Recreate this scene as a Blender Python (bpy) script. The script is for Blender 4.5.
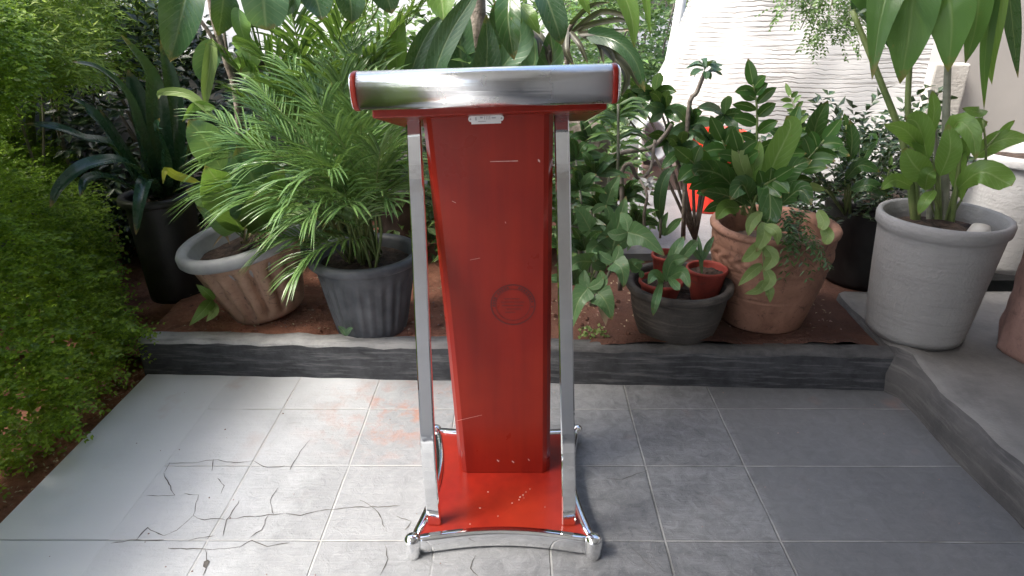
import bpy, math, random
from mathutils import Vector, Matrix, Euler, noise
random.seed(7)
R = math.radians
S = bpy.context.scene
for o in list(bpy.data.objects): bpy.data.objects.remove(o)

# ------------------------------------------------------------------ camera
FPX = 655.0
cam = bpy.data.cameras.new('camera'); co = bpy.data.objects.new('camera', cam)
S.collection.objects.link(co); S.camera = co
cam.sensor_width = 36; cam.lens = 36*FPX/1024; cam.clip_end = 400; cam.clip_start = .02
CM = Matrix.Rotation(R(0.85), 4, 'Z') @ Matrix.Rotation(R(90-24.1), 4, 'X') @ Matrix.Rotation(R(-0.5), 4, 'Z')
CM.translation = Vector((0, 0, 1.30)); co.matrix_world = CM
CR = CM.to_3x3(); CO = Vector((0, 0, 1.30))

def ray(px, py): return CR @ Vector(((px-512)/FPX, -(py-288)/FPX, -1.0))
def P(px, py, y):                       # point of the place at distance y in front of the viewer
    d = ray(px, py); return CO + d*(y/d.y)
def G(px, py, z=0.0):                   # point on a level surface at height z
    d = ray(px, py); return CO + d*((z-1.3)/d.z)
def pxm(p):                             # metres per pixel at a point
    return -(CR.inverted() @ (p-CO)).z/FPX

# ------------------------------------------------------------------ light
w = bpy.data.worlds.new('World'); S.world = w; w.use_nodes = True
nt = w.node_tree; bg = nt.nodes['Background']
sky = nt.nodes.new('ShaderNodeTexSky'); sky.sky_type = 'NISHITA'; sky.sun_disc = False
SUN_EL, SUN_AZ = 56, 248                # azimuth clockwise from +y : from the left, a little behind the viewer
sky.sun_elevation = R(SUN_EL); sky.sun_rotation = R(SUN_AZ)
sky.air_density = 1.0; sky.dust_density = 4.0; sky.ozone_density = .6
nt.links.new(sky.outputs[0], bg.inputs[0]); bg.inputs[1].default_value = 0.15
sl = bpy.data.lights.new('sun', 'SUN'); sl.energy = 2.5; sl.angle = R(22); sl.color = (1, .95, .88)
so = bpy.data.objects.new('sun', sl); S.collection.objects.link(so)
sd = Vector((math.sin(R(SUN_AZ))*math.cos(R(SUN_EL)), math.cos(R(SUN_AZ))*math.cos(R(SUN_EL)), math.sin(R(SUN_EL))))
so.rotation_euler = sd.to_track_quat('Z', 'Y').to_euler(); so.location = sd*20
S.view_settings.view_transform = 'Standard'; S.view_settings.look = 'None'
S.view_settings.exposure = 1.66; S.view_settings.gamma = 1

# ------------------------------------------------------------------ materials
class NT:
    def __init__(s, name):
        s.m = bpy.data.materials.new(name); s.m.use_nodes = True; s.t = s.m.node_tree
        s.b = s.t.nodes['Principled BSDF']; s.out = s.t.nodes['Material Output']
    def n(s, typ, ins=None, **kw):
        x = s.t.nodes.new(typ)
        for k, v in kw.items(): setattr(x, k, v)
        for k, v in (ins or {}).items(): s.set(x.inputs[k], v)
        return x
    def set(s, sock, v):
        if hasattr(v, 'is_output') or hasattr(v, 'links'): s.t.links.new(v, sock)
        elif isinstance(v, bpy.types.Node): s.t.links.new(v.outputs[0], sock)
        else: sock.default_value = v
    def p(s, **kw):
        for k, v in kw.items(): s.set(s.b.inputs[k.replace('_', ' ')], v)
    def math(s, op, a, b=0.0, c=0.0):
        x = s.n('ShaderNodeMath', operation=op); s.set(x.inputs[0], a); s.set(x.inputs[1], b)
        if op in ('MULTIPLY_ADD', 'COMPARE'): s.set(x.inputs[2], c)
        return x.outputs[0]
    def mix(s, f, a, b):
        x = s.n('ShaderNodeMix', data_type='RGBA'); s.set(x.inputs[0], f); s.set(x.inputs[6], a); s.set(x.inputs[7], b)
        return x.outputs[2]
    def noise(s, scale, detail=4, vec=None, rough=.55, dist=0):
        x = s.n('ShaderNodeTexNoise', {'Scale': scale, 'Detail': detail, 'Roughness': rough, 'Distortion': dist})
        s.set(x.inputs['Vector'], vec if vec is not None else s.obj()); return x.outputs[0]
    def obj(s): return s.n('ShaderNodeTexCoord').outputs['Object']
    def geo(s): return s.n('ShaderNodeNewGeometry')
    def ramp(s, f, lo, hi):
        x = s.n('ShaderNodeMapRange', {'From Min': lo, 'From Max': hi}); s.set(x.inputs[0], f); return x.outputs[0]
    def scalev(s, v, sc):
        x = s.n('ShaderNodeMapping'); s.set(x.inputs[0], v); x.inputs['Scale'].default_value = sc; return x.outputs[0]
    def bump(s, h, strength=.4, dist=.01):
        x = s.n('ShaderNodeBump', {'Strength': strength, 'Distance': dist}); s.set(x.inputs['Height'], h)
        s.t.links.new(x.outputs[0], s.b.inputs['Normal']); return x
def c4(c): return (c[0], c[1], c[2], 1)

def leaf_mat(name, a, b, rough=.38, trans=.25, veins=12, vein=(.55, .62, .30), vs=.25):
    m = NT(name); g = m.geo(); rnd = g.outputs['Random Per Island']
    uv = m.n('ShaderNodeTexCoord').outputs['UV']; sep = m.n('ShaderNodeSeparateXYZ'); m.set(sep.inputs[0], uv)
    n1 = m.noise(14, 3)
    f = m.math('ADD', m.math('MULTIPLY', rnd, .7), m.math('MULTIPLY', n1, .45))
    col = m.mix(m.ramp(f, .1, 1.0), c4(a), c4(b))
    au = m.math('ABSOLUTE', m.math('SUBTRACT', sep.outputs[0], .5))
    mid = m.ramp(au, .05, .012)
    if veins:
        ph = m.math('SUBTRACT', m.math('MULTIPLY', sep.outputs[1], veins), m.math('MULTIPLY', au, veins*.45))
        sv = m.math('ABSOLUTE', m.math('SUBTRACT', m.math('FRACT', ph), .5))
        svm = m.math('MULTIPLY', m.ramp(sv, .12, .0), .45)
        mid2 = m.math('MAXIMUM', mid, svm)
        bh = m.math('SUBTRACT', 0, mid2); m.bump(bh, .5, .002)
    else: mid2 = mid
    col = m.mix(m.math('MULTIPLY', mid2, vs), col, c4(vein))
    wear = m.math('MULTIPLY', m.ramp(m.math('ADD', sep.outputs[1], m.math('MULTIPLY', m.noise(60, 3), .25)), 1.02, 1.10), m.ramp(rnd, .45, .6))
    spot = m.math('MULTIPLY', m.ramp(m.noise(45, 4), .68, .74), .6)
    col = m.mix(m.math('MAXIMUM', wear, spot if veins else 0.0), col, (.20, .15, .05, 1))
    m.p(Base_Color=col, Roughness=m.math('MULTIPLY_ADD', m.noise(30, 4), .25, rough-.11)); m.b.inputs['Specular IOR Level'].default_value = .5
    tr = m.n('ShaderNodeBsdfTranslucent'); m.set(tr.inputs[0], m.mix(.35, col, (.35, .55, .05, 1)))
    mx = m.n('ShaderNodeMixShader', {0: trans}); m.t.links.new(m.b.outputs[0], mx.inputs[1]); m.t.links.new(tr.outputs[0], mx.inputs[2])
    m.t.links.new(mx.outputs[0], m.out.inputs[0]); return m.m

def plain(name, a, b, scale=8, rough=.6, bump=.3, bscale=40, bd=.004, metal=0, lo=.35, hi=.65, spec=.5):
    m = NT(name); n = m.noise(scale, 6)
    m.p(Base_Color=m.mix(m.ramp(n, lo, hi), c4(a), c4(b)), Metallic=metal)
    m.p(Roughness=m.math('MULTIPLY_ADD', m.noise(scale*2.3, 3), .25, rough-.12))
    m.b.inputs['Specular IOR Level'].default_value = spec
    if bump: m.bump(m.noise(bscale, 5), bump, bd)
    return m.m

M = {}
# paving: square slate tiles, smooth cement at the left edge, joints, rusty soil dust
def mk_paving():
    m = NT('slate_paving'); o = m.obj(); sp = m.n('ShaderNodeSeparateXYZ'); m.set(sp.inputs[0], o)
    x, y = sp.outputs[0], sp.outputs[1]
    wob = m.math('MULTIPLY', m.math('SUBTRACT', m.noise(3, 2), .5), .008)
    u = m.math('DIVIDE', m.math('ADD', m.math('SUBTRACT', x, .373), wob), .299); v = m.math('DIVIDE', m.math('ADD', m.math('SUBTRACT', y, 1.29), wob), .298)
    def edge(t): return m.math('SUBTRACT', .5, m.math('ABSOLUTE', m.math('SUBTRACT', m.math('FRACT', t), .5)))
    eu, ev = edge(u), edge(v)
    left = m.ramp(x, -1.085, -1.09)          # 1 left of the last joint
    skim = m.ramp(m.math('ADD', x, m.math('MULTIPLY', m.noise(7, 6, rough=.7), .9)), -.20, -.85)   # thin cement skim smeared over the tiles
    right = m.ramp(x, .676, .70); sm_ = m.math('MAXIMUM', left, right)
    only = m.math('MULTIPLY', left, m.ramp(m.math('ABSOLUTE', m.math('SUBTRACT', y, 1.29)), .05, .06))
    e = m.math('MINIMUM', m.math('ADD', eu, m.math('MULTIPLY', sm_, 1)), m.math('ADD', ev, only))
    joint = m.math('MULTIPLY', m.ramp(e, .012, .005), m.ramp(m.noise(6, 5), .30, .50))
    cell = m.n('ShaderNodeCombineXYZ', {0: m.math('FLOOR', u), 1: m.math('FLOOR', v)})
    wn = m.n('ShaderNodeTexWhiteNoise'); m.set(wn.inputs[0], cell.outputs[0])
    big = m.noise(1.7, 3); riven = m.noise(26, 8, rough=.7, dist=.8); fine = m.noise(220, 3)
    str_ = m.noise(1, 5, m.scalev(o, (9, 70, 9)))
    fmix = m.math('ADD', m.math('MULTIPLY', m.ramp(riven,   .3, .7), .75), m.math('MULTIPLY', wn.outputs[0], .35))
    fmix = m.math('ADD', fmix, m.math('MULTIPLY', m.math('SUBTRACT', big, .5), .9))
    col = m.mix(fmix, (.085, .089, .095, 1), (.24, .247, .256, 1))
    speck = m.ramp(fine, .62, .72); col = m.mix(m.math('MULTIPLY', speck, .4), col, (.42, .43, .45, 1))
    cem = m.mix(m.ramp(big, .3, .7), (.64, .665, .69, 1), (.72, .74, .76, 1))
    # sky sheen on the left of the floor, painted into tile and joint colour
    brightened = m.math('MULTIPLY', m.ramp(m.math('ADD', x, m.math('MULTIPLY', big, .5)), .4, -.8), .65)
    col = m.mix(m.math('MULTIPLY', right, .6), col, (.125, .13, .135, 1)); col = m.mix(brightened, col, (.54, .56, .58, 1)); col = m.mix(m.math('MULTIPLY', m.ramp(m.math('ADD', m.math('ADD', x, m.math('MULTIPLY', y, -.35)), m.math('MULTIPLY', m.noise(4, 5), .5)), -.85, -1.35), .85), col, (.66, .68, .71, 1)); skim = m.math('MULTIPLY', m.math('MAXIMUM', skim, left), m.math('MULTIPLY_ADD', left, .12, .88)); col = m.mix(skim, col, cem)
    jc = m.mix(m.ramp(m.noise(9, 3), .4, .6), (.36, .36, .35, 1), (.20, .20, .19, 1)); jc = m.mix(brightened, jc, (.85, .85, .84, 1)); jc = m.mix(left, jc, (.42, .43, .45, 1)); col = m.mix(m.math('MULTIPLY', joint, .75), col, jc)
    # rust-red soil dust trodden around the lectern
    dx = m.math('SUBTRACT', x, -.42); dy = m.math('SUBTRACT', y, 1.86)
    r = m.math('SQRT', m.math('ADD', m.math('MULTIPLY', dx, m.math('MULTIPLY', dx, 7)), m.math('MULTIPLY', dy, m.math('MULTIPLY', dy, 11))))
    d = m.math('MULTIPLY', m.ramp(r, 1.0, .15), m.ramp(m.noise(13, 7, rough=.7), .48, .66))
    d2 = m.math('MULTIPLY', m.ramp(m.noise(5, 6), .60, .72), m.ramp(y, 1.3, 2.1))
    d = m.math('MAXIMUM', m.math('MULTIPLY', d, .85), m.math('MULTIPLY', d2, .3))
    col = m.mix(d, col, (.38, .17, .11, 1))
    m.p(Base_Color=col)
    ro = m.math('MULTIPLY_ADD', m.noise(7, 4), .3, .33); ro = m.math('MULTIPLY_ADD', left, -.04, ro); m.p(Roughness=ro)
    notl = m.math('MULTIPLY_ADD', m.math('MAXIMUM', skim, m.math('MULTIPLY', right, .75)), -.85, 1.0)
    h = m.math('ADD', m.math('MULTIPLY', m.math('MULTIPLY', riven, notl), .6), m.math('MULTIPLY', m.math('MULTIPLY', str_, notl), .35))
    h = m.math('SUBTRACT', h, m.math('MULTIPLY', joint, .6)); m.bump(h, .8, .008)
    return m.m
M['paving'] = mk_paving()
M['crack'] = plain('crack_dirt', (.05, .047, .043), (.14, .13, .12), 30, .9)
def mk_soil():
    m = NT('red_soil'); n = m.noise(6, 8, rough=.7); n2 = m.noise(60, 5, rough=.7)
    col = m.mix(m.ramp(n, .3, .7), (.13, .052, .032, 1), (.46, .20, .125, 1))
    col = m.mix(m.math('MULTIPLY', m.ramp(n2, .55, .75), .5), col, (.42, .25, .18, 1))
    col = m.mix(m.math('MULTIPLY', m.ramp(n2, .42, .3), .7), col, (.030, .018, .013, 1))
    sp = m.n('ShaderNodeSeparateXYZ'); m.set(sp.inputs[0], m.obj())     # shade at the right end of the bed painted into the soil colour
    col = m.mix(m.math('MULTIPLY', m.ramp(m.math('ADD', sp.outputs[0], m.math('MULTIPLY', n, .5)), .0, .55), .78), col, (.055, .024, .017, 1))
    m.p(Base_Color=col, Roughness=.95); m.bump(m.math('ADD', n2, m.math('MULTIPLY', n, .8)), .9, .02); return m.m
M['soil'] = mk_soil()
def mk_conc(name, a, b, c, rough=.75, sc=5):
    m = NT(name); o = m.obj(); n = m.noise(sc, 8, rough=.65); n2 = m.noise(1, 7, m.scalev(o, (5, 5, 60)), rough=.7)
    col = m.mix(m.ramp(n, .3, .7), c4(a), c4(b)); col = m.mix(m.math('MULTIPLY', m.ramp(n2, .5, .7), .6), col, c4(c))
    m.p(Base_Color=col, Roughness=rough); m.bump(m.math('ADD', m.noise(90, 5), m.math('MULTIPLY', n2, .7)), .5, .006); return m.m
M['kerbface'] = mk_conc('black_painted_kerb', (.018, .020, .024), (.055, .058, .066), (.19, .195, .20), sc=14)
def mk_kerbtop():
    m = NT('kerb_top_cement'); o = m.obj(); sp = m.n('ShaderNodeSeparateXYZ'); m.set(sp.inputs[0], o)
    n = m.noise(9, 8, rough=.7); n2 = m.noise(1, 7, m.scalev(o, (4, 50, 50)), rough=.7)
    f = m.ramp(m.math('ADD', sp.outputs[0], m.math('MULTIPLY', n, .9)), .35, -.25)
    col = m.mix(m.ramp(n, .35, .65), (.05, .05, .052, 1), (.11, .11, .112, 1)); lt = m.mix(m.ramp(n, .3, .65), (.26, .26, .26, 1), (.46, .46, .46, 1))
    col = m.mix(f, col, lt); col = m.mix(m.math('MULTIPLY', m.ramp(n2, .52, .68), .6), col, (.07, .07, .07, 1))
    m.p(Base_Color=col, Roughness=.8); m.bump(m.math('ADD', m.noise(60, 6), n2), .8, .008); return m.m
M['kerbtop'] = mk_kerbtop()
M['cement'] = mk_conc('rough_cement', (.10, .10, .10), (.21, .21, .205), (.06, .057, .055))
M['cementlight'] = mk_conc('pale_cement', (.15, .152, .158), (.22, .222, .23), (.12, .12, .12))
M['plinth'] = mk_conc('plinth_cement', (.13, .127, .122), (.215, .21, .20), (.08, .077, .073))
M['plinthface'] = mk_conc('plinth_side', (.040, .040, .042), (.095, .092, .09), (.17, .165, .16))
def mk_carved():
    m = NT('white_ridged_plaster'); o = m.obj()
    dn = m.noise(2.2, 4); add = m.n('ShaderNodeVectorMath', operation='ADD'); m.set(add.inputs[0], o)
    comb = m.n('ShaderNodeCombineXYZ'); m.set(comb.inputs[2], m.math('MULTIPLY', m.math('SUBTRACT', dn, .5), .07)); m.set(add.inputs[1], comb.outputs[0])
    st = m.noise(1, 6, m.scalev(add.outputs[0], (1.6, 1.6, 46)), rough=.62)
    wv = m.n('ShaderNodeTexWave', {'Scale': 11.5, 'Distortion': 2.2, 'Detail': 4, 'Detail Scale': 1.2}, bands_direction='Z'); m.set(wv.inputs['Vector'], add.outputs[0])
    gr = m.math('MULTIPLY', m.ramp(wv.outputs[1], .22, .06), m.ramp(m.noise(3.5, 3), .42, .62))
    gr = m.math('MAXIMUM', gr, m.math('MULTIPLY', m.ramp(st, .42, .34), .8))
    col = m.mix(gr, (.66, .655, .64, 1), (.24, .225, .205, 1)); m.p(Base_Color=col, Roughness=.8)
    m.bump(m.math('SUBTRACT', m.math('MULTIPLY', st, .3), gr), .5, .006); return m.m
M['carved'] = mk_carved()
M['white'] = plain('white_wall_paint', (.72, .72, .71), (.82, .82, .81), 2, .8, .3)
M['wallgrey'] = plain('grey_wall_paint', (.36, .345, .33), (.43, .41, .395), 1.5, .8, .15)
def mk_red():
    m = NT('red_stained_wood'); o = m.obj(); n = m.noise(1, 6, m.scalev(o, (26, 26, 2.2))); n2 = m.noise(3, 3); sp = m.noise(70, 2)
    col = m.mix(m.ramp(n, .3, .7), (.185, .011, .007, 1), (.245, .015, .008, 1))
    col = m.mix(m.math('MULTIPLY', m.ramp(n2, .4, .7), .45), col, (.34, .036, .012, 1))
    spk = m.math('MULTIPLY', m.ramp(sp, .80, .84), .55); col = m.mix(spk, col, (.7, .55, .5, 1))
    m.p(Base_Color=col, Roughness=m.math('MULTIPLY_ADD', m.noise(9, 5), .22, .20)); m.b.inputs['Coat Weight'].default_value = .06; m.b.inputs['Specular IOR Level'].default_value = .28; m.b.inputs['Coat Roughness'].default_value = .12
    return m.m
M['red'] = mk_red()
def mk_chrome(nm='chrome', k=.55, ro=.045):
    m = NT(nm); n = m.noise(5, 5); sc = m.noise(1, 6, m.scalev(m.obj(), (3, 160, 160)))
    m.p(Base_Color=(.86, .87, .88, 1), Metallic=1.0, Roughness=m.math('MULTIPLY_ADD', m.ramp(n, .5, .75), .16, ro))
    m.bump(m.math('ADD', m.noise(22, 2), m.math('MULTIPLY', sc, k)), .16 if k else .08, .004); return m.m
M['chrome'] = mk_chrome(); M['brushed'] = mk_chrome('brushed_chrome', 1.2, .20); M['chromepost'] = mk_chrome('polished_chrome', 0)
M['plate'] = plain('aluminium_plate', (.62, .62, .63), (.75, .75, .75), 40, .4, .2, metal=.7)
M['platemark'] = plain('engraved_grey', (.30, .31, .34), (.38, .38, .4), 40, .5, 0, metal=.3)
M['stamp'] = plain('faded_stamp_ink', (.060, .010, .010), (.09, .012, .011), 60, .35, 0)
M['scratch'] = plain('scratch', (.55, .30, .28), (.7, .5, .45), 60, .6, 0)
def mk_terra(name, a, b, c):
    m = NT(name); n = m.noise(7, 8, rough=.7, dist=.6); n2 = m.noise(28, 6, rough=.7, dist=1.2)
    col = m.mix(m.ramp(n, .35, .65), c4(a), c4(b)); col = m.mix(m.math('MULTIPLY', m.ramp(n2, .56, .66), .7), col, c4(c))
    m.p(Base_Color=col, Roughness=.7); m.bump(m.math('ADD', n2, n), .35, .006); return m.m
M['terracotta'] = mk_terra('weathered_terracotta_paint', (.26, .155, .105), (.42, .275, .195), (.07, .05, .04))
M['terradark'] = mk_terra('brown_terracotta', (.20, .10, .065), (.36, .19, .13), (.085, .045, .032))
M['greyrim'] = plain('grey_plastic', (.24, .25, .265), (.36, .37, .385), 9, .55, .2)
M['darkpot'] = plain('charcoal_plastic', (.050, .056, .066), (.10, .107, .12), 12, .55, .3)
M['blackpot'] = plain('black_plastic', (.006, .006, .007), (.018, .018, .018), 8, .5, .3)
M['bowl'] = mk_conc('dusty_black_rubber', (.022, .020, .018), (.10, .09, .08), (.19, .165, .14))
M['greypot'] = mk_conc('grey_cement_pot', (.255, .252, .25), (.32, .317, .312), (.21, .208, .205), sc=3)
M['whitepot'] = mk_conc('whitish_pot', (.45, .45, .45), (.6, .6, .6), (.35, .35, .35))
M['redplastic'] = plain('bright_red_plastic', (.62, .030, .015), (.74, .045, .02), 6, .4, .1)
M['redpot'] = mk_terra('small_red_plastic', (.22, .030, .022), (.33, .055, .036), (.12, .05, .04))
M['dirt'] = plain('potting_soil', (.020, .014, .011), (.085, .055, .040), 30, .95, .9, 60, .02)
M['pink'] = mk_terra('pinkish_brown_stone', (.20, .115, .095), (.34, .21, .18), (.12, .07, .06))
M['brown'] = plain('old_brown_wood', (.07, .05, .043), (.13, .095, .08), 6, .8, .5)
M['bark'] = plain('grey_bark', (.13, .105, .085), (.27, .235, .20), 18, .85, .8, 50, .01)
M['stem'] = plain('green_stem', (.10, .15, .045), (.20, .25, .09), 12, .5, .2)
M['stemgrey'] = plain('grey_stem', (.16, .17, .12), (.28, .28, .22), 20, .7, .4)
M['pvc'] = plain('white_pvc', (.65, .65, .64), (.78, .78, .76), 6, .5, 0)
M['stone'] = plain('pale_pebble', (.42, .40, .36), (.60, .58, .53), 10, .6, .2)
M['litter'] = leaf_mat('dry_leaf', (.28, .20, .12), (.48, .38, .26), .8, .1, 0)
M['hedge'] = leaf_mat('small_hedge_leaf', (.035, .10, .010), (.36, .54, .045), .4, .48, 0)
M['bamboo'] = leaf_mat('yellow_green_leaf', (.08, .17, .012), (.36, .48, .05), .45, .35, 0)
M['strap'] = leaf_mat('blue_green_strap', (.010, .034, .022), (.028, .075, .045), .26, .1, 0, vs=.0)
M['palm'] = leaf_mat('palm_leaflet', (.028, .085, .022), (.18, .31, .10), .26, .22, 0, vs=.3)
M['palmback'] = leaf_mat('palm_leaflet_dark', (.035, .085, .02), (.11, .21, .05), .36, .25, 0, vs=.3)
M['palmbrown'] = leaf_mat('old_palm_leaflet', (.020, .026, .014), (.075, .065, .045), .4, .1, 0, vs=.2)
M['broad'] = leaf_mat('broad_mid_green', (.065, .16, .025), (.19, .33, .07), .36, .3, 11)
M['broadteal'] = leaf_mat('broad_bluish_green', (.05, .13, .06), (.12, .23, .12), .34, .2, 10)
M['broaddark'] = leaf_mat('broad_dark_green', (.013, .042, .016), (.045, .11, .045), .28, .15, 14, vs=.15)
M['banana'] = leaf_mat('banana_green', (.045, .13, .03), (.10, .22, .055), .36, .35, 46, vs=.14)
M['arrow'] = leaf_mat('arrowhead_green', (.05, .125, .045), (.12, .24, .09), .38, .15, 7, vs=.22)
M['gloss'] = leaf_mat('glossy_dark_leaf', (.014, .045, .015), (.055, .13, .035), .22, .10, 8, vs=.2)
M['zz'] = leaf_mat('zz_leaf', (.014, .05, .013), (.055, .14, .03), .22, .15, 0, vs=.25)
M['shade'] = leaf_mat('shaded_leaf', (.007, .024, .009), (.022, .055, .02), .3, .05, 0)  # near-black greens paint deep shade into the leaf colour
M['fern'] = leaf_mat('fern_green', (.04, .10, .02), (.13, .24, .05), .4, .25, 0)
M['vine'] = leaf_mat('light_vine_green', (.13, .22, .06), (.26, .36, .12), .42, .3, 6)
M['farleaf'] = leaf_mat('garden_leaf', (.04, .10, .03), (.16, .26, .08), .45, .25, 0)
M['yellow'] = leaf_mat('yellowing_leaf', (.32, .36, .03), (.45, .45, .05), .4, .3, 6)

# ------------------------------------------------------------------ mesh helpers
class MB:
    def __init__(s): s.v = []; s.f = []; s.uv = []; s.mi = []
    def add(s, vs, fs, uvs=None, mi=0):
        o = len(s.v); s.v += [tuple(v) for v in vs]
        for f in fs:
            s.f.append([i+o for i in f]); s.mi.append(mi)
            s.uv += [(uvs[i] if uvs else (0, 0)) for i in f]
    def build(s, name, mats, parent=None, smooth=True, rel=True):
        me = bpy.data.meshes.new(name)
        off = parent.matrix_world.inverted() if parent and rel else None
        pinv = None
        vs = s.v
        if parent is not None:
            base = Vector((0, 0, 0)); p = parent
            while p is not None: base += p.location; p = p.parent
            vs = [(v[0]-base.x, v[1]-base.y, v[2]-base.z) for v in s.v]
        me.from_pydata(vs, [], s.f)
        l = me.uv_layers.new(name='UVMap'); flat = [c for t in s.uv for c in t]; l.data.foreach_set('uv', flat)
        mats = mats if isinstance(mats, (list, tuple)) else [mats]
        for m in mats: me.materials.append(m)
        me.polygons.foreach_set('material_index', s.mi)
        me.polygons.foreach_set('use_smooth', [smooth]*len(s.f)); me.update()
        o = bpy.data.objects.new(name, me); S.collection.objects.link(o); o.parent = parent; return o

def tag(o, label=None, cat=None, group=None, kind=None):
    if label: o['label'] = label
    if cat: o['category'] = cat
    if group: o['group'] = group
    if kind: o['kind'] = kind
    return o
def thing(name, label, cat, loc, group=None):
    o = bpy.data.objects.new(name, None); S.collection.objects.link(o); o.location = loc; o.empty_display_size = .1
    return tag(o, label, cat, group)
def struct(o, cat=None, label=None): o['kind'] = 'structure'; return tag(o, label, cat)

def crom(pts, n):
    pts = [Vector(p) for p in pts]
    if len(pts) == 2: return [pts[0].lerp(pts[1], i/n) for i in range(n+1)]
    q = [pts[0]*2-pts[1]] + pts + [pts[-1]*2-pts[-2]]; segs = len(pts)-1; out = []
    for i in range(n+1):
        t = i/n*segs; k = min(int(t), segs-1); u = t-k; a, b, c, d = q[k:k+4]
        out.append(.5*((2*b)+(c-a)*u+(2*a-5*b+4*c-d)*u*u+(3*b-a-3*c+d)*u**3))
    return out
def tube(mb, pts, r0, r1=None, n=8, seg=None, mi=0, sq=None):
    r1 = r0 if r1 is None else r1
    sp = crom(pts, seg or max(2, 4*(len(pts)-1))); N = len(sp); vs = []; fs = []; uv = []
    prev = None
    for i, p in enumerate(sp):
        t = (sp[min(i+1, N-1)]-sp[max(i-1, 0)]).normalized()
        if prev is None: a = t.orthogonal().normalized()
        else: a = (prev - t*prev.dot(t)).normalized()
        prev = a; b = t.cross(a); r = r0+(r1-r0)*i/(N-1)
        for j in range(n):
            th = 2*math.pi*j/n; vs.append(p+(a*math.cos(th)+b*math.sin(th))*r); uv.append((j/n, i/(N-1)))
    for i in range(N-1):
        for j in range(n): fs.append([i*n+j, i*n+(j+1) % n, (i+1)*n+(j+1) % n, (i+1)*n+j])
    fs.append(list(range(n))[::-1]); fs.append([(N-1)*n+j for j in range(n)]); mb.add(vs, fs, uv, mi)
def box(mb, a, b, mi=0, bev=0):
    x0, y0, z0 = a; x1, y1, z1 = b
    vs = [(x, y, z) for z in (z0, z1) for x, y in ((x0, y0), (x1, y0), (x1, y1), (x0, y1))]
    mb.add(vs, [[0, 3, 2, 1], [4, 5, 6, 7], [0, 1, 5, 4], [1, 2, 6, 5], [2, 3, 7, 6], [3, 0, 4, 7]], None, mi)
def bevel(o, w=.004, seg=2):
    m = o.modifiers.new('bevel', 'BEVEL'); m.width = w; m.segments = seg; m.limit_method = 'ANGLE'; m.angle_limit = R(35); return o
def lathe(mb, c, prof, n=48, mod=None, rot=None, mi=0, z0=0):
    vs = []; fs = []; uv = []
    for i, (r, z) in enumerate(prof):
        for j in range(n):
            th = 2*math.pi*j/n; rr = r*(mod(th, z) if mod else 1)
            v = Vector((rr*math.cos(th), rr*math.sin(th), z))
            if rot is not None: v = rot @ v
            vs.append(v+Vector(c)); uv.append((j/n, i/max(1, len(prof)-1)))
    for i in range(len(prof)-1):
        for j in range(n): fs.append([i*n+j, i*n+(j+1) % n, (i+1)*n+(j+1) % n, (i+1)*n+j])
    mb.add(vs, fs, uv, mi)

SH = {'oval': lambda t: math.sin(math.pi*min(1, t**.85))**.75, 'lance': lambda t: (math.sin(math.pi*t**.7))**.9,
      'strap': lambda t: min(1, t*6+.45)*(1-t**3)**.7, 'round': lambda t: math.sqrt(max(0, 1-(2*t-1)**2)),
      'obov': lambda t: math.sin(math.pi*t**1.5)**.8 if 0 < t < 1 else 0,
      'tri': lambda t: (1-t)**.75*min(1, t*9)}
def blade(mb, pts, wd, shape='oval', face=None, fold=.25, segs=10, wave=0.0, twist=0.0, mi=0):
    """one leaf along pts, wd metres wide, broad side turned to `face`."""
    sp = crom(pts, segs); N = len(sp); vs = []; fs = []; uv = []; f = SH[shape]; ph = random.random()*6
    face = Vector(face) if face is not None else (CO-sp[N//2]).normalized()
    for i, p in enumerate(sp):
        t = i/(N-1); d = (sp[min(i+1, N-1)]-sp[max(i-1, 0)])
        if d.length < 1e-6: d = Vector((0, 0, 1))
        d.normalize(); s = d.cross(face)
        if s.length < .05: s = d.orthogonal()
        s.normalize(); nn = s.cross(d).normalized()
        if twist: q = Matrix.Rotation(twist*t, 3, d); s = q @ s; nn = q @ nn
        h = wd*.5*f(min(.999, max(.001, t)))
        for k in (-1, -.5, 0, .5, 1):
            lift = abs(k)*fold*h + (wave*wd*math.sin(t*17+ph+k*2)*abs(k) if wave else 0)
            vs.append(p+s*(k*h)+nn*lift); uv.append((.5+k*.5, t))
    for i in range(N-1):
        for j in range(4): a = i*5+j; fs.append([a, a+1, a+6, a+5])
    mb.add(vs, fs, uv, mi)
def small(mb, p, d, ln, wd, nrm):
    """tiny folded leaf: two quads"""
    s = d.cross(nrm)
    if s.length < 1e-4: s = d.orthogonal()
    s = s.normalized()*wd*.5; n = s.cross(d).normalized()*wd*.22
    b = p; m = p+d*ln*.45; t = p+d*ln - n*.6
    mb.add([b, m+s+n, t, m-s+n, m], [[0, 4, 2, 1], [0, 3, 2, 4]], [(.5, 0), (1, .5), (.5, 1), (0, .5), (.5, .5)])
def rv(s=1.0): return Vector((random.uniform(-s, s), random.uniform(-s, s), random.uniform(-s, s)))
def jit(d, s): return (d+rv(s)).normalized()

def spray(mb, p, d, ln, n, ll, lw, droop=.3, two=True):
    """twig with rows of small leaves"""
    pts = [p]; q = p.copy(); dd = d.copy()
    for i in range(n):
        dd = (dd+Vector((0, 0, -droop/n))).normalized(); q = q+dd*ln/n; pts.append(q)
        sd_ = dd.cross(Vector((0, 0, 1)));
        if sd_.length < .1: sd_ = dd.orthogonal()
        sd_.normalize()
        for s in ((-1, 1) if two else ((-1)**i,)):
            ld = jit(dd*.7+sd_*s*.8, .3); small(mb, q, ld, ll*random.uniform(.7, 1.25), lw*random.uniform(.8, 1.2), jit(Vector((.25, -.35, .9)), .5))
    return pts

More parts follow.
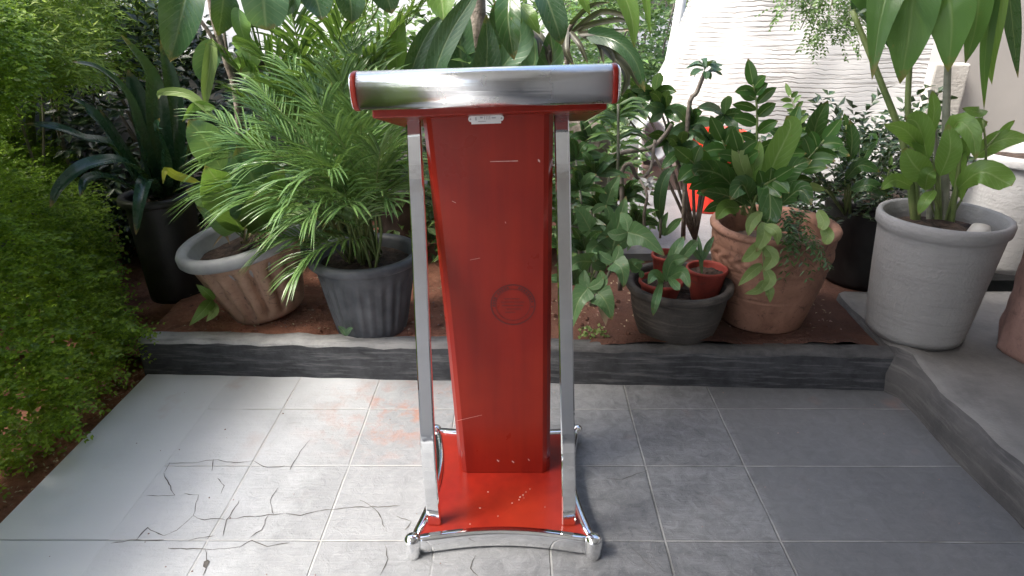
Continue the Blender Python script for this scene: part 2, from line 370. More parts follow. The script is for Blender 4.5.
def frond(parent, pts, wd, nl=26, ll=.26, lw=.014, mat='palm', v=.35, droop=.35, name='frond', stem='stem', r=.004, bare=.22):
    """pinnate palm frond as one mesh"""
    mb = MB(); sp = crom(pts, nl+6); N = len(sp); tube(mb, [sp[0], sp[N//3], sp[2*N//3], sp[-1]], r, r*.3, 5, 12, 1)
    for i in range(int(N*bare), N):
        t = (i-N*bare)/(N*(1-bare)); d = (sp[min(i+1, N-1)]-sp[max(i-1, 0)]).normalized()
        up = Vector((0, 0, 1)); s = d.cross(up)
        if s.length < .15: s = d.cross(Vector((0, -1, .2)))
        s.normalize(); n = s.cross(d).normalized()
        L = ll*(.35+.65*math.sin(math.pi*(.18+.72*t)))*random.uniform(.88, 1.1)
        for k in (-1, 1):
            ld = (s*k*(.95-.55*t)+d*(.55+.5*t)+n*v).normalized(); ld = jit(ld, .10)
            p0 = sp[i]; p1 = p0+ld*L*.5+Vector((0, 0, -droop*L*.08)); p2 = p0+ld*L*.95+Vector((0, 0, -droop*L*.55))
            blade(mb, [p0, p1, p2], lw*random.uniform(.85, 1.15), 'strap', n+rv(.3), .35, 4)
    return mb.build(name, [M[mat], M[stem]], parent)

# =================================================================== SETTING
mb = MB(); mb.add([(-60, -60, -.10), (60, -60, -.10), (60, 60, -.10), (-60, 60, -.10)], [[0, 1, 2, 3]])
struct(mb.build('ground', M['cement']))
# patio
EDGE_L, EDGE_R = -1.425, 1.335
mb = MB(); mb.add([(EDGE_L, -3, 0), (2.6, -3, 0), (2.6, 2.4, 0), (EDGE_L+.01, 2.4, 0), (EDGE_L, -3, -.09), (EDGE_L+.01, 2.4, -.09)], [[0, 1, 2, 3], [0, 3, 5, 4]])
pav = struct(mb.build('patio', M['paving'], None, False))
# cracks in the tiles
mb = MB()
CR_ = [[(170,463),(193,463),(213,460),(240,463),(254,461)], [(213,460),(212,471)], [(147,496),(174,496),(164,473)], [(184,494),(199,495),(193,516),(176,531),(164,536)],
       [(111,543),(137,540),(164,540)], [(168,548),(205,550),(240,547)], [(225,520),(237,518),(274,515),(285,514)], [(240,500),(227,520),(223,537)], [(218,478),(224,486),(221,494)],
       [(319,511),(350,508),(400,506)], [(396,516),(412,522),(405,530)], [(606,478),(622,480),(636,474),(648,470)], [(629,545),(640,556),(655,570)],[(254,461),(268,468),(285,466)],[(164,473),(170,463)],[(137,540),(147,528),(164,536)],[(240,547),(252,540),(268,546),(290,543)],[(285,514),(300,516),(319,511)],[(193,516),(205,520),(218,519),(225,520)],[(274,515),(270,500),(278,488)], [(190,540),(215,536)],
       [(268,515),(262,530),(250,538)], [(205,550),(208,566),(203,576)], [(385,545),(388,560),(380,576)], [(360,500),(378,512),(385,528)], [(290,470),(300,452),(310,440)],[(475,555),(470,568),(478,576)]]
for pl in CR_:
    q = []
    for i in range(len(pl)-1):
        a = G(*pl[i]); b = G(*pl[i+1]); k = max(2, int((b-a).length/.015))
        for j in range(k): p = a.lerp(b, j/k); q.append(p+Vector((random.uniform(-.002, .002), random.uniform(-.003, .003), 0)))
    q.append(G(*pl[-1])); vs = []; fs = []
    for i, p in enumerate(q):
        d = (q[min(i+1, len(q)-1)]-q[max(i-1, 0)]).normalized(); s = Vector((-d.y, d.x, 0))*random.uniform(.0004, .0015)*(.4 if i in (0, len(q)-1) else 1)
        vs += [p+s+Vector((0, 0, .0012)), p-s+Vector((0, 0, .0012))]
    for i in range(len(q)-1): fs.append([2*i, 2*i+1, 2*i+3, 2*i+2])
    mb.add(vs, fs)
a = [G(204,562), G(208,560), G(210,562), G(206,569), G(203,567)]; mb.add([p+Vector((0, 0, .0018)) for p in a], [[0, 4, 3, 2, 1]])
ck = mb.build('crack', M['crack'], pav); ck['label'] = 'dark cracks across the worn slate tiles'

def slab_path(name, fl, fr, back, z0, z1, mats, n=60, amp=.006):
    """irregular straight kerb from fl to fr"""
    mb = MB(); fl = Vector(fl); fr = Vector(fr); d = (fr-fl); nrm = Vector((-d.y, d.x, 0)).normalized()
    rows = []
    for i in range(n+1):
        p = fl+d*(i/n); w1 = noise.noise(p*9)*amp; w2 = noise.noise(p*13+Vector((5, 0, 0)))*amp
        rows.append([p+nrm*w1*.7+Vector((0, 0, z0)), p+nrm*(w1+.004)+Vector((0, 0, z1-.014+w2)), p+nrm*(.014+w1)+Vector((0, 0, z1+w2)), p+nrm*(back-.01+w2)+Vector((0, 0, z1+w1)), p+nrm*back+Vector((0, 0, z1-.03))])
    vs = [v for r in rows for v in r]
    fs1 = []; fs2 = []
    for i in range(n):
        for j in range(4):
            q = [i*5+j, (i+1)*5+j, (i+1)*5+j+1, i*5+j+1]; (fs1 if j < 1 else fs2).append(q)
    fs1 += [[0, 1, 2, 3, 4], [n*5+4, n*5+3, n*5+2, n*5+1, n*5]]
    o = len(mb.v); mb.add(vs, fs1, None, 0)
    mb.f += [[k+o for k in f] for f in fs2]; mb.mi += [1]*len(fs2); mb.uv += [(0, 0)]*(4*len(fs2))
    return mb.build(name, mats, None)
kl = G(145, 374); kr = G(884, 391)
kerb = struct(slab_path('kerb', (kl.x, kl.y, 0), (kr.x+.06, kr.y, 0), .085, -.02, .145, [M['kerbface'], M['kerbtop']], 90, .008))
# planting bed of red soil
mb = MB(); NX, NY = 130, 70; vs = []; fs = []
for j in range(NY+1):
    for i in range(NX+1):
        x = -2.6+4.6*i/NX; y = 2.08+2.3*j/NY; f0 = kl.y+(kr.y-kl.y)*(x-kl.x)/(kr.x-kl.x)
        lap = .022 if x > .1 else (.07 if x < -.5 else .07-.048*(x+.5)/.6)
        y = max(y, f0+lap); z = .128+.02*noise.noise(Vector((x*4, y*4, 0)))+.010*noise.noise(Vector((x*17, y*17, 3)))
        if y < f0+.12: z += .020*min(1, max(0, (x+.5)/.6))
        if x > 1.25: z = .115
        if x < kl.x-.02: z -= .09
        vs.append((x, y, z))
for j in range(NY):
    for i in range(NX): a = j*(NX+1)+i; fs.append([a, a+1, a+NX+2, a+NX+1])
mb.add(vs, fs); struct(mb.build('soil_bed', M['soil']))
# narrow strip of soil beside the patio
mb = MB(); vs = []; fs = []; NX, NY = 20, 120
for j in range(NY+1):
    for i in range(NX+1):
        x = -2.6+(EDGE_L+2.59)*i/NX; y = -.5+3.6*j/NY; vs.append((x, y, -.03+.03*noise.noise(Vector((x*6, y*6, 9)))+.01*noise.noise(Vector((x*25, y*25, 2)))))
for j in range(NY):
    for i in range(NX): a = j*(NX+1)+i; fs.append([a, a+1, a+NX+2, a+NX+1])
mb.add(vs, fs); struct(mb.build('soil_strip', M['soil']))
# cement yard at the back
mb = MB(); y0 = G(660, 236, .165).y; box(mb, (.30, y0-.25, .02), (3.2, 5.2, .165)); struct(mb.build('back_yard', M['cementlight'], None, False))
# raised cement plinth on the right
def mk_plinth():
    mb = MB(); rows = []; n = 80
    y1 = G(848, 292, .15).y
    for i in range(n+1):
        y = -.3+(y1+.3)*i/n; w1 = .012*noise.noise(Vector((y*4, 0, 1))); w2 = .010*noise.noise(Vector((y*11, 4, 1))); up = .012*noise.noise(Vector((y*6, 7, 1)))
        xt = 1.325; bump = 0
        if y > kr.y-.02: xt = 1.30+.05*(y-kr.y)
        c = math.exp(-((y-1.98)/.07)**2); bump = .035*c; xt -= .0*c
        slump = max(0, math.exp(-((y-1.53)/.22)**2))*.05
        rows.append([(xt+w1-.004, y, -.02), (xt+w1+w2-.005-.01*c, y, .07), (xt+w2+.01, y, .142+up+bump), (xt+.03+w2+slump, y, .152+up*.5+bump*.7-slump*.2), (xt+.12, y, .150), (3.2, y, .150)])
    vs = [v for r in rows for v in r]; fs = []
    for i in range(n):
        for j in range(5): fs.append([i*6+j, i*6+j+1, (i+1)*6+j+1, (i+1)*6+j])
    nf = len(fs)
    fs.append([0, 5, 4, 3, 2, 1]); fs.append([n*6+k for k in range(6)])
    mb.add(vs, fs); mb.mi = [1 if (k < nf and k % 5 < 2) else 0 for k in range(len(fs))]; return mb.build('plinth', [M['plinth'], M['plinthface']], None)
struct(mk_plinth())
# walls behind
def wall(name, a, b, z0, z1, mat, label, cat='wall', th=.12):
    t = thing(name, label, cat, (0, 0, 0)); return t
W1 = MB(); box(W1, (-3.0, 3.75, 0), (.22, 3.9, .98)); lw = tag(W1.build('low_wall', M['cement'], None, False), 'low grey cement wall behind the palms and broad leaves', 'wall')
cp = MB(); box(cp, (-3.0, 3.70, .982), (.24, 3.94, 1.03)); bevel(cp.build('coping', M['kerbtop'], lw, False), .008)
W2 = MB(); box(W2, (-4.2, 5.6, -.05), (.35, 5.75, 3.2)); tag(W2.build('back_wall', M['white'], None, False), 'bright white house wall far behind the palms on the left', 'wall')
# ridged white wall with a slanting left edge
def mk_ridged():
    mb = MB(); y = 4.3
    out = [P(622, 176, y), P(640, 130, y), P(656, 100, y), P(674, 70, y), P(688, 38, y), P(702, 2, y), P(716, -60, y), P(735, -170, y)]
    z0 = .1; xr = P(925, 0, y).x+.1
    top = out[-1].z; n = len(out); vs = [(p.x, y+.02*math.sin(i*1.7), p.z) for i, p in enumerate(out)] + [(xr, y, top), (xr, y, z0), (out[0].x, y, z0)]
    # subdivide as strips so it can bulge a little
    rows = []; K = 46
    for k in range(K+1):
        z = z0+(top-z0)*k/K
        xl = out[0].x
        for a, b in zip(out[:-1], out[1:]):
            if a.z <= z <= b.z: xl = a.x+(b.x-a.x)*(z-a.z)/(b.z-a.z)
        if z > out[-1].z: xl = out[-1].x
        rows.append([(xl+(xr-xl)*i/40, y-.10*math.sin(min(1, i/14)*math.pi/2)+.03*noise.noise(Vector((i*.12, z*2, 0))), z) for i in range(41)])
    vs = [v for r in rows for v in r]; fs = []
    for k in range(K):
        for i in range(40): a = k*41+i; fs.append([a, a+1, a+42, a+41])
    mb.add(vs, fs); bk = [(v[0], y+.35, v[2]) for v in vs]; mb.add(bk, [f[::-1] for f in fs])
    N = 41*(K+1)
    mb.f += [[k*41, (k+1)*41, (k+1)*41+N, k*41+N] for k in range(K)]+[[k*41+40, k*41+40+N, (k+1)*41+40+N, (k+1)*41+40] for k in range(K)]
    mb.mi += [0]*2*K; mb.uv += [(0, 0)]*8*K
    return mb.build('plaster_wall', M['carved'], None)
tag(mk_ridged(), 'white plaster wall with horizontal ridges and a slanting left edge', 'wall')
xg = P(938, 100, 3.35).x
W3 = MB(); box(W3, (xg, 3.35, 0), (4.5, 3.5, 3.0)); hw = tag(W3.build('house_wall', M['wallgrey'], None, False), 'plain warm grey wall behind the banana plant at right', 'wall')
W4 = MB(); ya = 3.28
a = P(925, 108, ya); b = P(962, 62, ya); box(W4, (a.x, ya, .2), (b.x+.05, ya+.066, P(920, 64, ya).z)); tag(bevel(W4.build('wall_pier', mk_conc('rough_plaster', (.42, .40, .37), (.6, .58, .55), (.28, .26, .24)), None, False), .01), 'rough plastered pier between ridged wall and grey wall', 'pillar')
# unseen house wall, plus a roof and side wall added to shade the patio
W5 = MB(); box(W5, (-1.6, -3.2, -.05), (4.5, -3.02, 3.0)); tag(W5.build('entrance_wall', M['wallgrey'], None, False), 'pale house wall behind the viewer', 'wall')
W6 = MB(); box(W6, (-1.75, -3.4, 2.85), (4.5, 2.0, 3.0)); tag(W6.build('shade_roof', M['white'], None, False), 'unseen flat white roof added to shade the patio', 'roof')
W7 = MB(); box(W7, (3.0, -3.0, -.05), (3.15, 3.34, 2.84)); tag(W7.build('shade_wall', M['wallgrey'], None, False), 'unseen wall added right of the plinth to darken that side', 'wall')
W8 = MB(); box(W8, (-2.62, -.5, -.05), (-2.5, 5.5, 1.25)); tag(W8.build('boundary_wall', M['cement'], None, False), 'boundary wall hidden behind the hedge', 'wall')

# brown plank kerb at the back of the yard, overturned pot, pipes
yb = G(660, 190, .165).y
mb = MB(); a = P(598, 190, yb); b = P(704, 190, yb); box(mb, (a.x, yb, .12), (b.x, yb+.2, P(650, 166, yb).z)); tag(bevel(mb.build('wooden_beam', M['brown'], None, False), .01), 'brown wooden beam lying across the back yard floor', 'beam')

# =================================================================== LECTERN
def mk_lectern():
    cx = -.047; t = thing('lectern', 'red wooden lectern with curved chrome posts standing on the slate patio', 'lectern', (cx, 1.47, 0))
    zb = .046; y0, y1 = 1.245, 1.705; hw_ = .2285
    lean = -.026
    def W(x, y, z): return Vector((cx+x+lean*z, y, z))
    # outline of base, four concave sides
    fl, fr, br, bl = (-hw_, y0), (hw_, y0), (hw_*.975, y1), (-hw_*.975, y1)
    def side(a, b, dep, n=14):
        a = Vector(a); b = Vector(b); m = (b-a); nn = Vector((-m.y, m.x)).normalized()
        return [a+m*(i/n)+nn*dep*math.sin(math.pi*i/n) for i in range(n)]
    out = side(fl, fr, .030)+side(fr, br, .034)+side(br, bl, .02)+side(bl, fl, .034); n = len(out)
    mb = MB(); vs = [W(p.x*.985, 1.475+(p.y-1.475)*.985, z) for z in (.012, zb) for p in out]
    mb.add(vs, [list(range(n, 2*n)), list(range(n))[::-1]]+[[i, (i+1) % n, n+(i+1) % n, n+i] for i in range(n)])
    mb.build('base_plate', M['red'], t, False)
    mb = MB(); c = Vector((0, 1.475)); vs = []
    for i, p in enumerate(out):                      # chrome edging : rectangular section swept round
        d = (out[(i+1) % n]-out[i-1]).normalized(); nn = Vector((d.y, -d.x))
        for o_, z in ((.007, .005), (.0095, .010), (.0095, zb-.002), (.006, zb+.006), (-.012, zb+.006), (-.014, zb+.001), (-.014, .005)): vs.append(W(p.x+nn.x*o_, p.y+nn.y*o_, z))
    fs = [[i*7+j, ((i+1) % n)*7+j, ((i+1) % n)*7+(j+1) % 7, i*7+(j+1) % 7] for i in range(n) for j in range(7)]
    mb.add(vs, fs); mb.build('edging', M['chromepost'], t)
    for (x, y) in (fl, fr, br, bl):
        mb = MB(); r = .0215 if y < 1.4 else .018; p = W(x, y, 0)
        lathe(mb, (p.x, p.y, 0), [(0, 0), (r-.002, 0), (r, .003), (r, .050), (r-.0015, .055), (r-.006, .060), (r-.012, .063), (0, .064)], 28)
        mb.build('foot', M['chromepost'], t)
    # column: chamfered tapering box
    yb_, yt = G(503, 473, .046).y, 1.50; db, dt = .13, .12
    zt = 1.095
    def ring(z, hwd, yf, dep, ch, xo=0):
        xs = [(-hwd, yf+ch), (-hwd+ch*.45, yf+ch*.3), (-hwd+ch, yf), (hwd-ch, yf), (hwd-ch*.45, yf+ch*.3), (hwd, yf+ch), (hwd, yf+dep), (-hwd, yf+dep)]
        return [W(x+xo, y, z) for x, y in xs]
    mb = MB(); K = 16; vs = []
    for k in range(K+1):
        f = k/K; z = zb+.0015+(zt-zb)*f; vs += ring(z, .131+(.150-.131)*f, yb_+(yt-yb_)*f+.018*math.sin(math.pi*f), .13, .022)
    fs = [[k*8+j, k*8+(j+1) % 8, (k+1)*8+(j+1) % 8, (k+1)*8+j] for k in range(K) for j in range(8)]+[[K*8+j for j in range(8)]]
    mb.add(vs, fs)
    colm = mb.build('column', M['red'], t, False)
    def yface(z): f = (z-zb)/(zt-zb); return yb_+(yt-yb_)*f+.018*math.sin(math.pi*f)
    # posts, rectangular chrome tubes bowed towards the audience side
    for sgn in (-1, 1):
        prof = [(zb+.002, 1.308), (.15, 1.311), (.26, 1.328), (.374, 1.362), (.58, 1.425), (.765, 1.49), (.9, 1.53), (1.03, 1.576), (1.075, 1.595)]
        sp = crom([Vector((0, y, z)) for z, y in prof], 36); vs = []; mb = MB()
        for i, p in enumerate(sp):
            d = (sp[min(i+1, 36)]-sp[max(i-1, 0)]).normalized(); nn = Vector((0, -d.z, d.y)); hx, hy, c = .0175, .011, .003
            xo = -.004+sgn*.1745
            for ax, ay in ((-hx, -hy+c), (-hx+c, -hy), (hx-c, -hy), (hx, -hy+c), (hx, hy-c), (hx-c, hy), (-hx+c, hy), (-hx, hy-c)):
                q = p-nn*ay*-1; vs.append(W(xo+ax, q.y, q.z))
        fs = [[i*8+j, i*8+(j+1) % 8, (i+1)*8+(j+1) % 8, (i+1)*8+j] for i in range(36) for j in range(8)]+[[j for j in range(8)][::-1], [36*8+j for j in range(8)]]
        mb.add(vs, fs); o = mb.build('post', M['chromepost'], t, False)
    # desk board and roll
    A = P(372, 112, 1.455); B = P(607, 103, 1.455)
    mid = (A+B)/2; ax = (B-A).normalized(); hwid = (B-A).length/2; back = Vector((0, .37, -.088)).normalized(); upn = ax.cross(back).normalized()
    mb = MB(); vs = []
    for dd in (0, .37):
        for h in (-.0135, .0135):
            for s in (-1, 1): vs.append(mid+ax*hwid*s*(1 if dd == 0 else .98)+back*dd+upn*h)
    mb.add(vs, [[0, 1, 3, 2], [4, 6, 7, 5], [0, 4, 5, 1], [2, 3, 7, 6], [0, 2, 6, 4], [1, 5, 7, 3]]); bevel(mb.build('desk_top', M['red'], t, False), .003)
    A = P(360, 91, 1.42); B = P(611, 83.5, 1.42); ax = (B-A).normalized(); mid = (A+B)/2; L = (B-A).length
    e1 = Vector((0, 1, 0)); e1 = (e1-ax*e1.dot(ax)).normalized(); e2 = ax.cross(e1).normalized()
    def cyl(parts, n=40, ry=.036, rz=.0395):
        mb = MB(); vs = []
        for (s, r) in parts:
            for j in range(n): th = 2*math.pi*j/n; cc, ss = math.cos(th), math.sin(th); vs.append(mid+ax*s+e1*math.copysign(abs(cc)**.72, cc)*ry*r+e2*math.copysign(abs(ss)**.72, ss)*rz*r)
        K = len(parts); mb.add(vs, [[i*n+j, i*n+(j+1) % n, (i+1)*n+(j+1) % n, (i+1)*n+j] for i in range(K-1) for j in range(n)]+[[j for j in range(n)][::-1], [(K-1)*n+j for j in range(n)]])
        return mb
    cyl([(-L/2, 1), (L/2, 1)]).build('roll', M['brushed'], t)
    for s in (-1, 1):
        q = cyl([(s*L/2, .9), (s*L/2, 1.0), (s*(L/2+.002), 1.02), (s*(L/2+.009), 1.02), (s*(L/2+.011), .99)]); q.build('end_ring', M['red'], t)
        q = cyl([(s*(L/2+.0113), .97), (s*(L/2+.014), .94), (s*(L/2+.017), .80), (s*(L/2+.018), .4)]); q.build('end_cap', M['chrome'], t)
    # name plate
    z = 1.055; yf = yface(z)-.0025; pc = W(.012, yf, z); pc = P(486, 118.5, yf)
    mb = MB(); sw, sh = .0335, .0115
    o2 = [(-sw, -sh), (sw, -sh), (sw, -sh*.55)]+[(sw+.0065*math.cos(a), .0065*math.sin(a)) for a in [R(k) for k in range(-60, 61, 20)]]+[(sw, sh*.55), (sw, sh), (-sw, sh), (-sw, sh*.55)]+[(-sw-.0065*math.cos(a), .0065*math.sin(a)) for a in [R(k) for k in range(60, -61, -20)]]+[(-sw, -sh*.55)]
    tl = R(1.6)
    def PL(x, zz, dy): return pc+Vector((x*math.cos(tl)-zz*math.sin(tl), dy, x*math.sin(tl)+zz*math.cos(tl)))
    n = len(o2); mb.add([PL(x, zz, -.0018) for x, zz in o2]+[PL(x, zz, .004) for x, zz in o2], [list(range(n))]+[[i, i+n, (i+1) % n+n, (i+1) % n] for i in range(n)])
    pl = mb.build('name_plate', M['plate'], t, False)
    mb = MB()
    for i, (x0, x1, h0, h1) in enumerate([(-.024, -.021, -.003, .004), (-.013, -.007, .001, .0045), (-.004, -.0025, -.002, .006), (0, .0015, -.002, .006), (.004, .0055, -.002, .006), (.008, .0095, -.002, .006), (.013, .022, .0, .003), (-.018, .000, -.0065, -.005)]):
        vs = [PL(x0, h0, -.0024), PL(x1, h0, -.0024), PL(x1, h1, -.0024), PL(x0, h1, -.0024)]; mb.add(vs, [[0, 1, 2, 3]])
    for s in (-1, 1):
        vs = [PL(s*(sw+.0015)+.0022*math.cos(a), .0022*math.sin(a), -.0024) for a in [R(k) for k in range(0, 360, 45)]]; mb.add(vs, [list(range(8))])
    mb.build('engraving', M['platemark'], pl, False)
    # faded round stamp
    ctr = P(513, 305, 1.545); z = ctr.z; yf = yface(z); ctr = P(513, 305, yf-.002); mb = MB(); rad = 22.5*pxm(ctr)
    def face_pt(x, zz): q = Vector((ctr.x+x, 0, ctr.z+zz)); q.y = yface(q.z)-.0012; return q
    for (r0, r1) in ((1.0, .95), (.78, .755)):
        N = 64; vs = []
        for j in range(N):
            a_ = 2*math.pi*j/N
            for r_ in (r0, r1): vs.append(face_pt(rad*r_*math.cos(a_), rad*r_*math.sin(a_)))
        mb.add(vs, [[2*j, 2*((j+1) % N), 2*((j+1) % N)+1, 2*j+1] for j in range(N)])
    for k in range(26):                                   # worn letter strokes round the ring
        if random.random() < .25: continue
        a_ = R(200-k*8.6); w_ = .02*rad
        for (ra, rb, da) in ((.81, .91, -.03), (.81, .91, .03), (.86, .88, 0)):
            c0 = face_pt(rad*ra*math.cos(a_+da), rad*ra*math.sin(a_+da)); c1 = face_pt(rad*rb*math.cos(a_+da*.3), rad*rb*math.sin(a_+da*.3))
            tv = Vector((-math.sin(a_), 0, math.cos(a_)))*w_*(2.2 if ra > .85 else 1); mb.add([c0-tv, c0+tv, c1+tv, c1-tv], [[0, 1, 2, 3]])
    for zz, x0, x1 in ((.28, -.4, .3), (.12, -.55, .5), (-.05, -.5, .45), (-.22, -.3, .35), (-.38, -.35, .1)):
        a_ = [face_pt(rad*x0, rad*zz), face_pt(rad*x1, rad*zz), face_pt(rad*x1, rad*(zz+.035)), face_pt(rad*x0, rad*(zz+.035))]; mb.add(a_, [[0, 1, 2, 3]])
    mb.build('stamp', M['stamp'], t, False)
    mb = MB()
    q0 = P(490, 161.5, 1.53); 
    for (xa, ya_, xb, yb2, th) in ((490, 161.6, 518, 160.9, .35), (538, 160, 540, 161.5, 1.1), (452, 201, 456, 203, .3), (505, 222, 506, 223, .8), (497, 460, 499, 461.5, .8), (512, 461, 514, 462.6, .9), (528, 459, 529.5, 460.5, .7), (456, 421, 482, 415, .18), (470, 260, 480, 258, .15)):
        a_ = P(xa, ya_, 1.55); a_ = P(xa, ya_, yface(a_.z)-.0014); b_ = P(xb, yb2, 1.55); b_ = P(xb, yb2, yface(b_.z)-.0014)
        tv = Vector((0, 0, 1))*th*.0022; mb.add([a_-tv, b_-tv, b_+tv, a_+tv], [[0, 1, 2, 3]])
    for (xa, ya_) in ((520, 497), (523, 495), (526, 492), (524, 498), (530, 489), (512, 503), (480, 508), (498, 516), (545, 507), (519, 500), (488, 492), (470, 524)):
        a_ = G(xa, ya_, zb+.0012); s_ = random.uniform(.0012, .0028); mb.add([a_+Vector((s_*math.cos(k*1.2), s_*.8*math.sin(k*1.2), 0)) for k in range(5)], [[0, 1, 2, 3, 4]])
    mb.build('scratch', M['scratch'], t, False)
mk_lectern()

# =================================================================== POTS
def pot_parts(t, c, r0, r1, h, mat, rimmat=None, lip=.03, liph=.045, flutes=0, famp=.05, rot=None, wallt=.015, fill=.8, arch=False, belly=0, n=96, dirt='dirt', fz=(.06, .80)):
    rimmat = rimmat or mat
    prof = []
    K = 18
    for k in range(K+1): f = k/K; prof.append((r0+(r1-r0)*(f**.85)+belly*math.sin(math.pi*f), h*f*(1-liph/h)))
    def mod(th, z):
        if not flutes: return 1+.004*math.sin(3*th+1)
        f = z/h; a = 1 if fz[0] < f < fz[1] else 0
        e = min(1, max(0, (f-fz[0])/.1))*min(1, max(0, (fz[1]-f)/.12))
        s = abs(math.sin(th*flutes/2)); return 1-famp*e*(1-s**.6)
    mb = MB(); lathe(mb, c, [(0, 0), (r0*.97, 0)]+prof, n, mod, rot); body = mb.build('pot', M[mat], t)
    zr = h-liph; mb = MB(); lathe(mb, c, [(r1-.003, zr), (r1+lip*.75, zr+.002), (r1+lip, zr+liph*.25), (r1+lip, zr+liph*.7), (r1+lip*.7, zr+liph*.97), (r1+lip*.2, zr+liph), (r1-wallt*.6, zr+liph*.9), (r1-wallt, zr+liph*.5), (r1*.97-wallt, h*fill*.97), (r0*.9, h*.5)], n, lambda th, z: 1+.006*math.sin(2*th+.7), rot)
    mb.build('rim', M[rimmat], body)
    mb = MB(); rr = r0+(r1-r0)*(fill**.85)+belly*.3-wallt*.6; vs = []; ring = 9
    for i in range(ring+1):
        for j in range(36):
            th = 2*math.pi*j/36; q = Vector((rr*i/ring*math.cos(th), rr*i/ring*math.sin(th), h*fill+.012*noise.noise(Vector((i*.8, j*.5, c[0]*9)))))
            vs.append((rot @ q if rot is not None else q)+Vector(c))
    mb.add(vs, [[i*36+j, i*36+(j+1) % 36, (i+1)*36+(j+1) % 36, (i+1)*36+j] for i in range(ring) for j in range(36)]); mb.build('potting_soil', M[dirt], t)
    return body

def leafp(t, pts, wpx, mat, shape='oval', name='leaf', face=None, fold=.2, wave=.03, segs=12, twist=0, stem=None, sr=.004):
    """one leaf through points (px, py, distance); wpx = width in photo pixels at its depth"""
    p3 = [P(*p) for p in pts]; m = pxm(p3[len(p3)//2]); mb = MB()
    f = None if face is None else Vector(face)
    if f is None: f = (CO-p3[len(p3)//2]).normalized()+rv(.35)
    blade(mb, p3, wpx*m, shape, f, fold, segs, wave, twist)
    if stem: tube(mb, [P(*q) for q in stem]+[p3[0]], sr, sr*.7, 6, None, 1)
    return mb.build(name, [M[mat], M['stem']], t)

# --- tilted fluted terracotta pot
Pb = G(252, 322, .135); c = (P(274, 318, Pb.y+.14).x, Pb.y+.12, .125)
t = thing('potted_plant', 'tilted fluted terracotta pot with grey rim, holding broad pale leaves', 'potted plant', c, 'potted plants along the kerb')
rot = Euler((R(5), R(-10), 0)).to_matrix()
pot_parts(t, (c[0], c[1], c[2]+.02), .14, .213, .33, 'terracotta', 'greyrim', .03, .05, 16, .22, rot, fill=.78)
def AT(px, py, d): return (px, py, d)
b0 = (245, 236, 2.42)
for pts, wpx, mat, sh in [
    ([(240,232,2.38),(226,195,2.2),(206,165,2.1)], 46, 'broad', 'oval'),
    ([(250,230,2.4),(256,190,2.22),(236,145,2.18)], 54, 'broadteal', 'oval'),
    ([(236,232,2.40),(222,224,2.32),(196,206,2.25)], 20, 'broadteal', 'lance'),
    ([(248,228,2.4),(262,205,2.18),(284,168,2.1)], 34, 'broad', 'oval'),
    ([(244,228,2.42),(236,180,2.5),(222,120,2.55)], 44, 'broadteal', 'oval'),
    ([(252,234,2.40),(268,220,2.30),(276,238,2.22)], 24, 'broad', 'lance'),
    ([(238,225,2.44),(215,200,2.42),(186,190,2.4)], 34, 'broad', 'oval'),
    ([(222,170,2.4),(205,140,2.25),(188,120,2.2)], 36, 'broadteal', 'oval'),
    ([(240,228,2.44),(250,170,2.6),(262,118,2.62)], 40, 'broad', 'oval'),
    ([(262,222,2.44),(296,214,2.42),(312,236,2.36)], 26, 'broad', 'lance')]:
    leafp(t, pts, wpx, mat, sh, wave=.05, stem=[(246, 240, 2.42)])
leafp(t, [(200,182,2.38),(178,176,2.35),(166,170,2.3),(163,184,2.28)], 9, 'yellow', 'lance')
leafp(t, [(216,120,2.4),(190,95,2.4),(162,92,2.4),(158,100,2.38)], 9, 'vine', 'lance')
leafp(t, [(216,108,2.4),(196,106,2.4),(182,122,2.4)], 10, 'broad', 'lance')
mb = MB()
for i in range(14):
    a = P(244+random.uniform(-22, 24), 240, 2.42)+rv(.02); blade(mb, [a, a+rv(.04)+Vector((0, 0, .03)), a+rv(.07)+Vector((0, 0, .03))], .012, 'lance', None, .3, 4)
mb.build('dry_leaves', M['litter'], t)

# --- charcoal fluted pot with areca palm
Pb = G(372, 338, .135); c = (P(374, 330, Pb.y+.13).x, Pb.y+.115, .120)
t = thing('potted_palm', 'bushy feathery palm in a charcoal fluted plastic pot left of the lectern', 'potted palm', c, 'potted plants along the kerb')
pot_parts(t, c, .13, .185, .32, 'darkpot', None, .022, .035, 26, .10, None, fill=.86)
base = Vector((c[0], c[1], c[2]+.29))
tips = [(206,196,2.12),(216,160,2.2),(238,205,2.06),(232,140,2.2),(212,118,2.4),(255,112,2.2),(262,90,2.5),(290,70,2.45),(310,95,2.2),(318,60,2.6),(340,78,2.3),(352,40,2.6),(380,90,2.35),(372,55,2.6),(400,120,2.4),(412,100,2.6),(398,165,2.2),
        (268,250,2.12),(298,272,2.0),(286,228,2.06),(305,140,2.05),(335,130,2.0),(360,118,2.05),(262,165,2.1),(300,180,2.0),(410,190,2.3),(330,170,1.98),(380,150,2.05),(286,205,1.98),(350,205,1.98),(310,215,1.95),(270,128,2.3),(322,108,2.15),(390,200,2.1)]
for i, (x, y, d) in enumerate(tips):
    tp = P(x, y, d+.05); b = base+Vector((random.uniform(-.06, .06), random.uniform(-.06, .06), 0)); ch = tp-b; L = ch.length
    mid = b.lerp(tp, .45)+Vector((0, 0, L*(.26 if y > 150 else .14)))+Vector((ch.x*-.08, 0, 0)); q3 = b.lerp(tp, .75)+Vector((0, 0, L*(.20 if y > 150 else .10)))
    frond(t, [b, b.lerp(mid, .5)+Vector((0, 0, L*.08)), mid, q3, tp], 0, 30, min(.24, .12+L*.26), .0082, 'palm', .25, .45, bare=.30, r=.0042)
mb = MB()
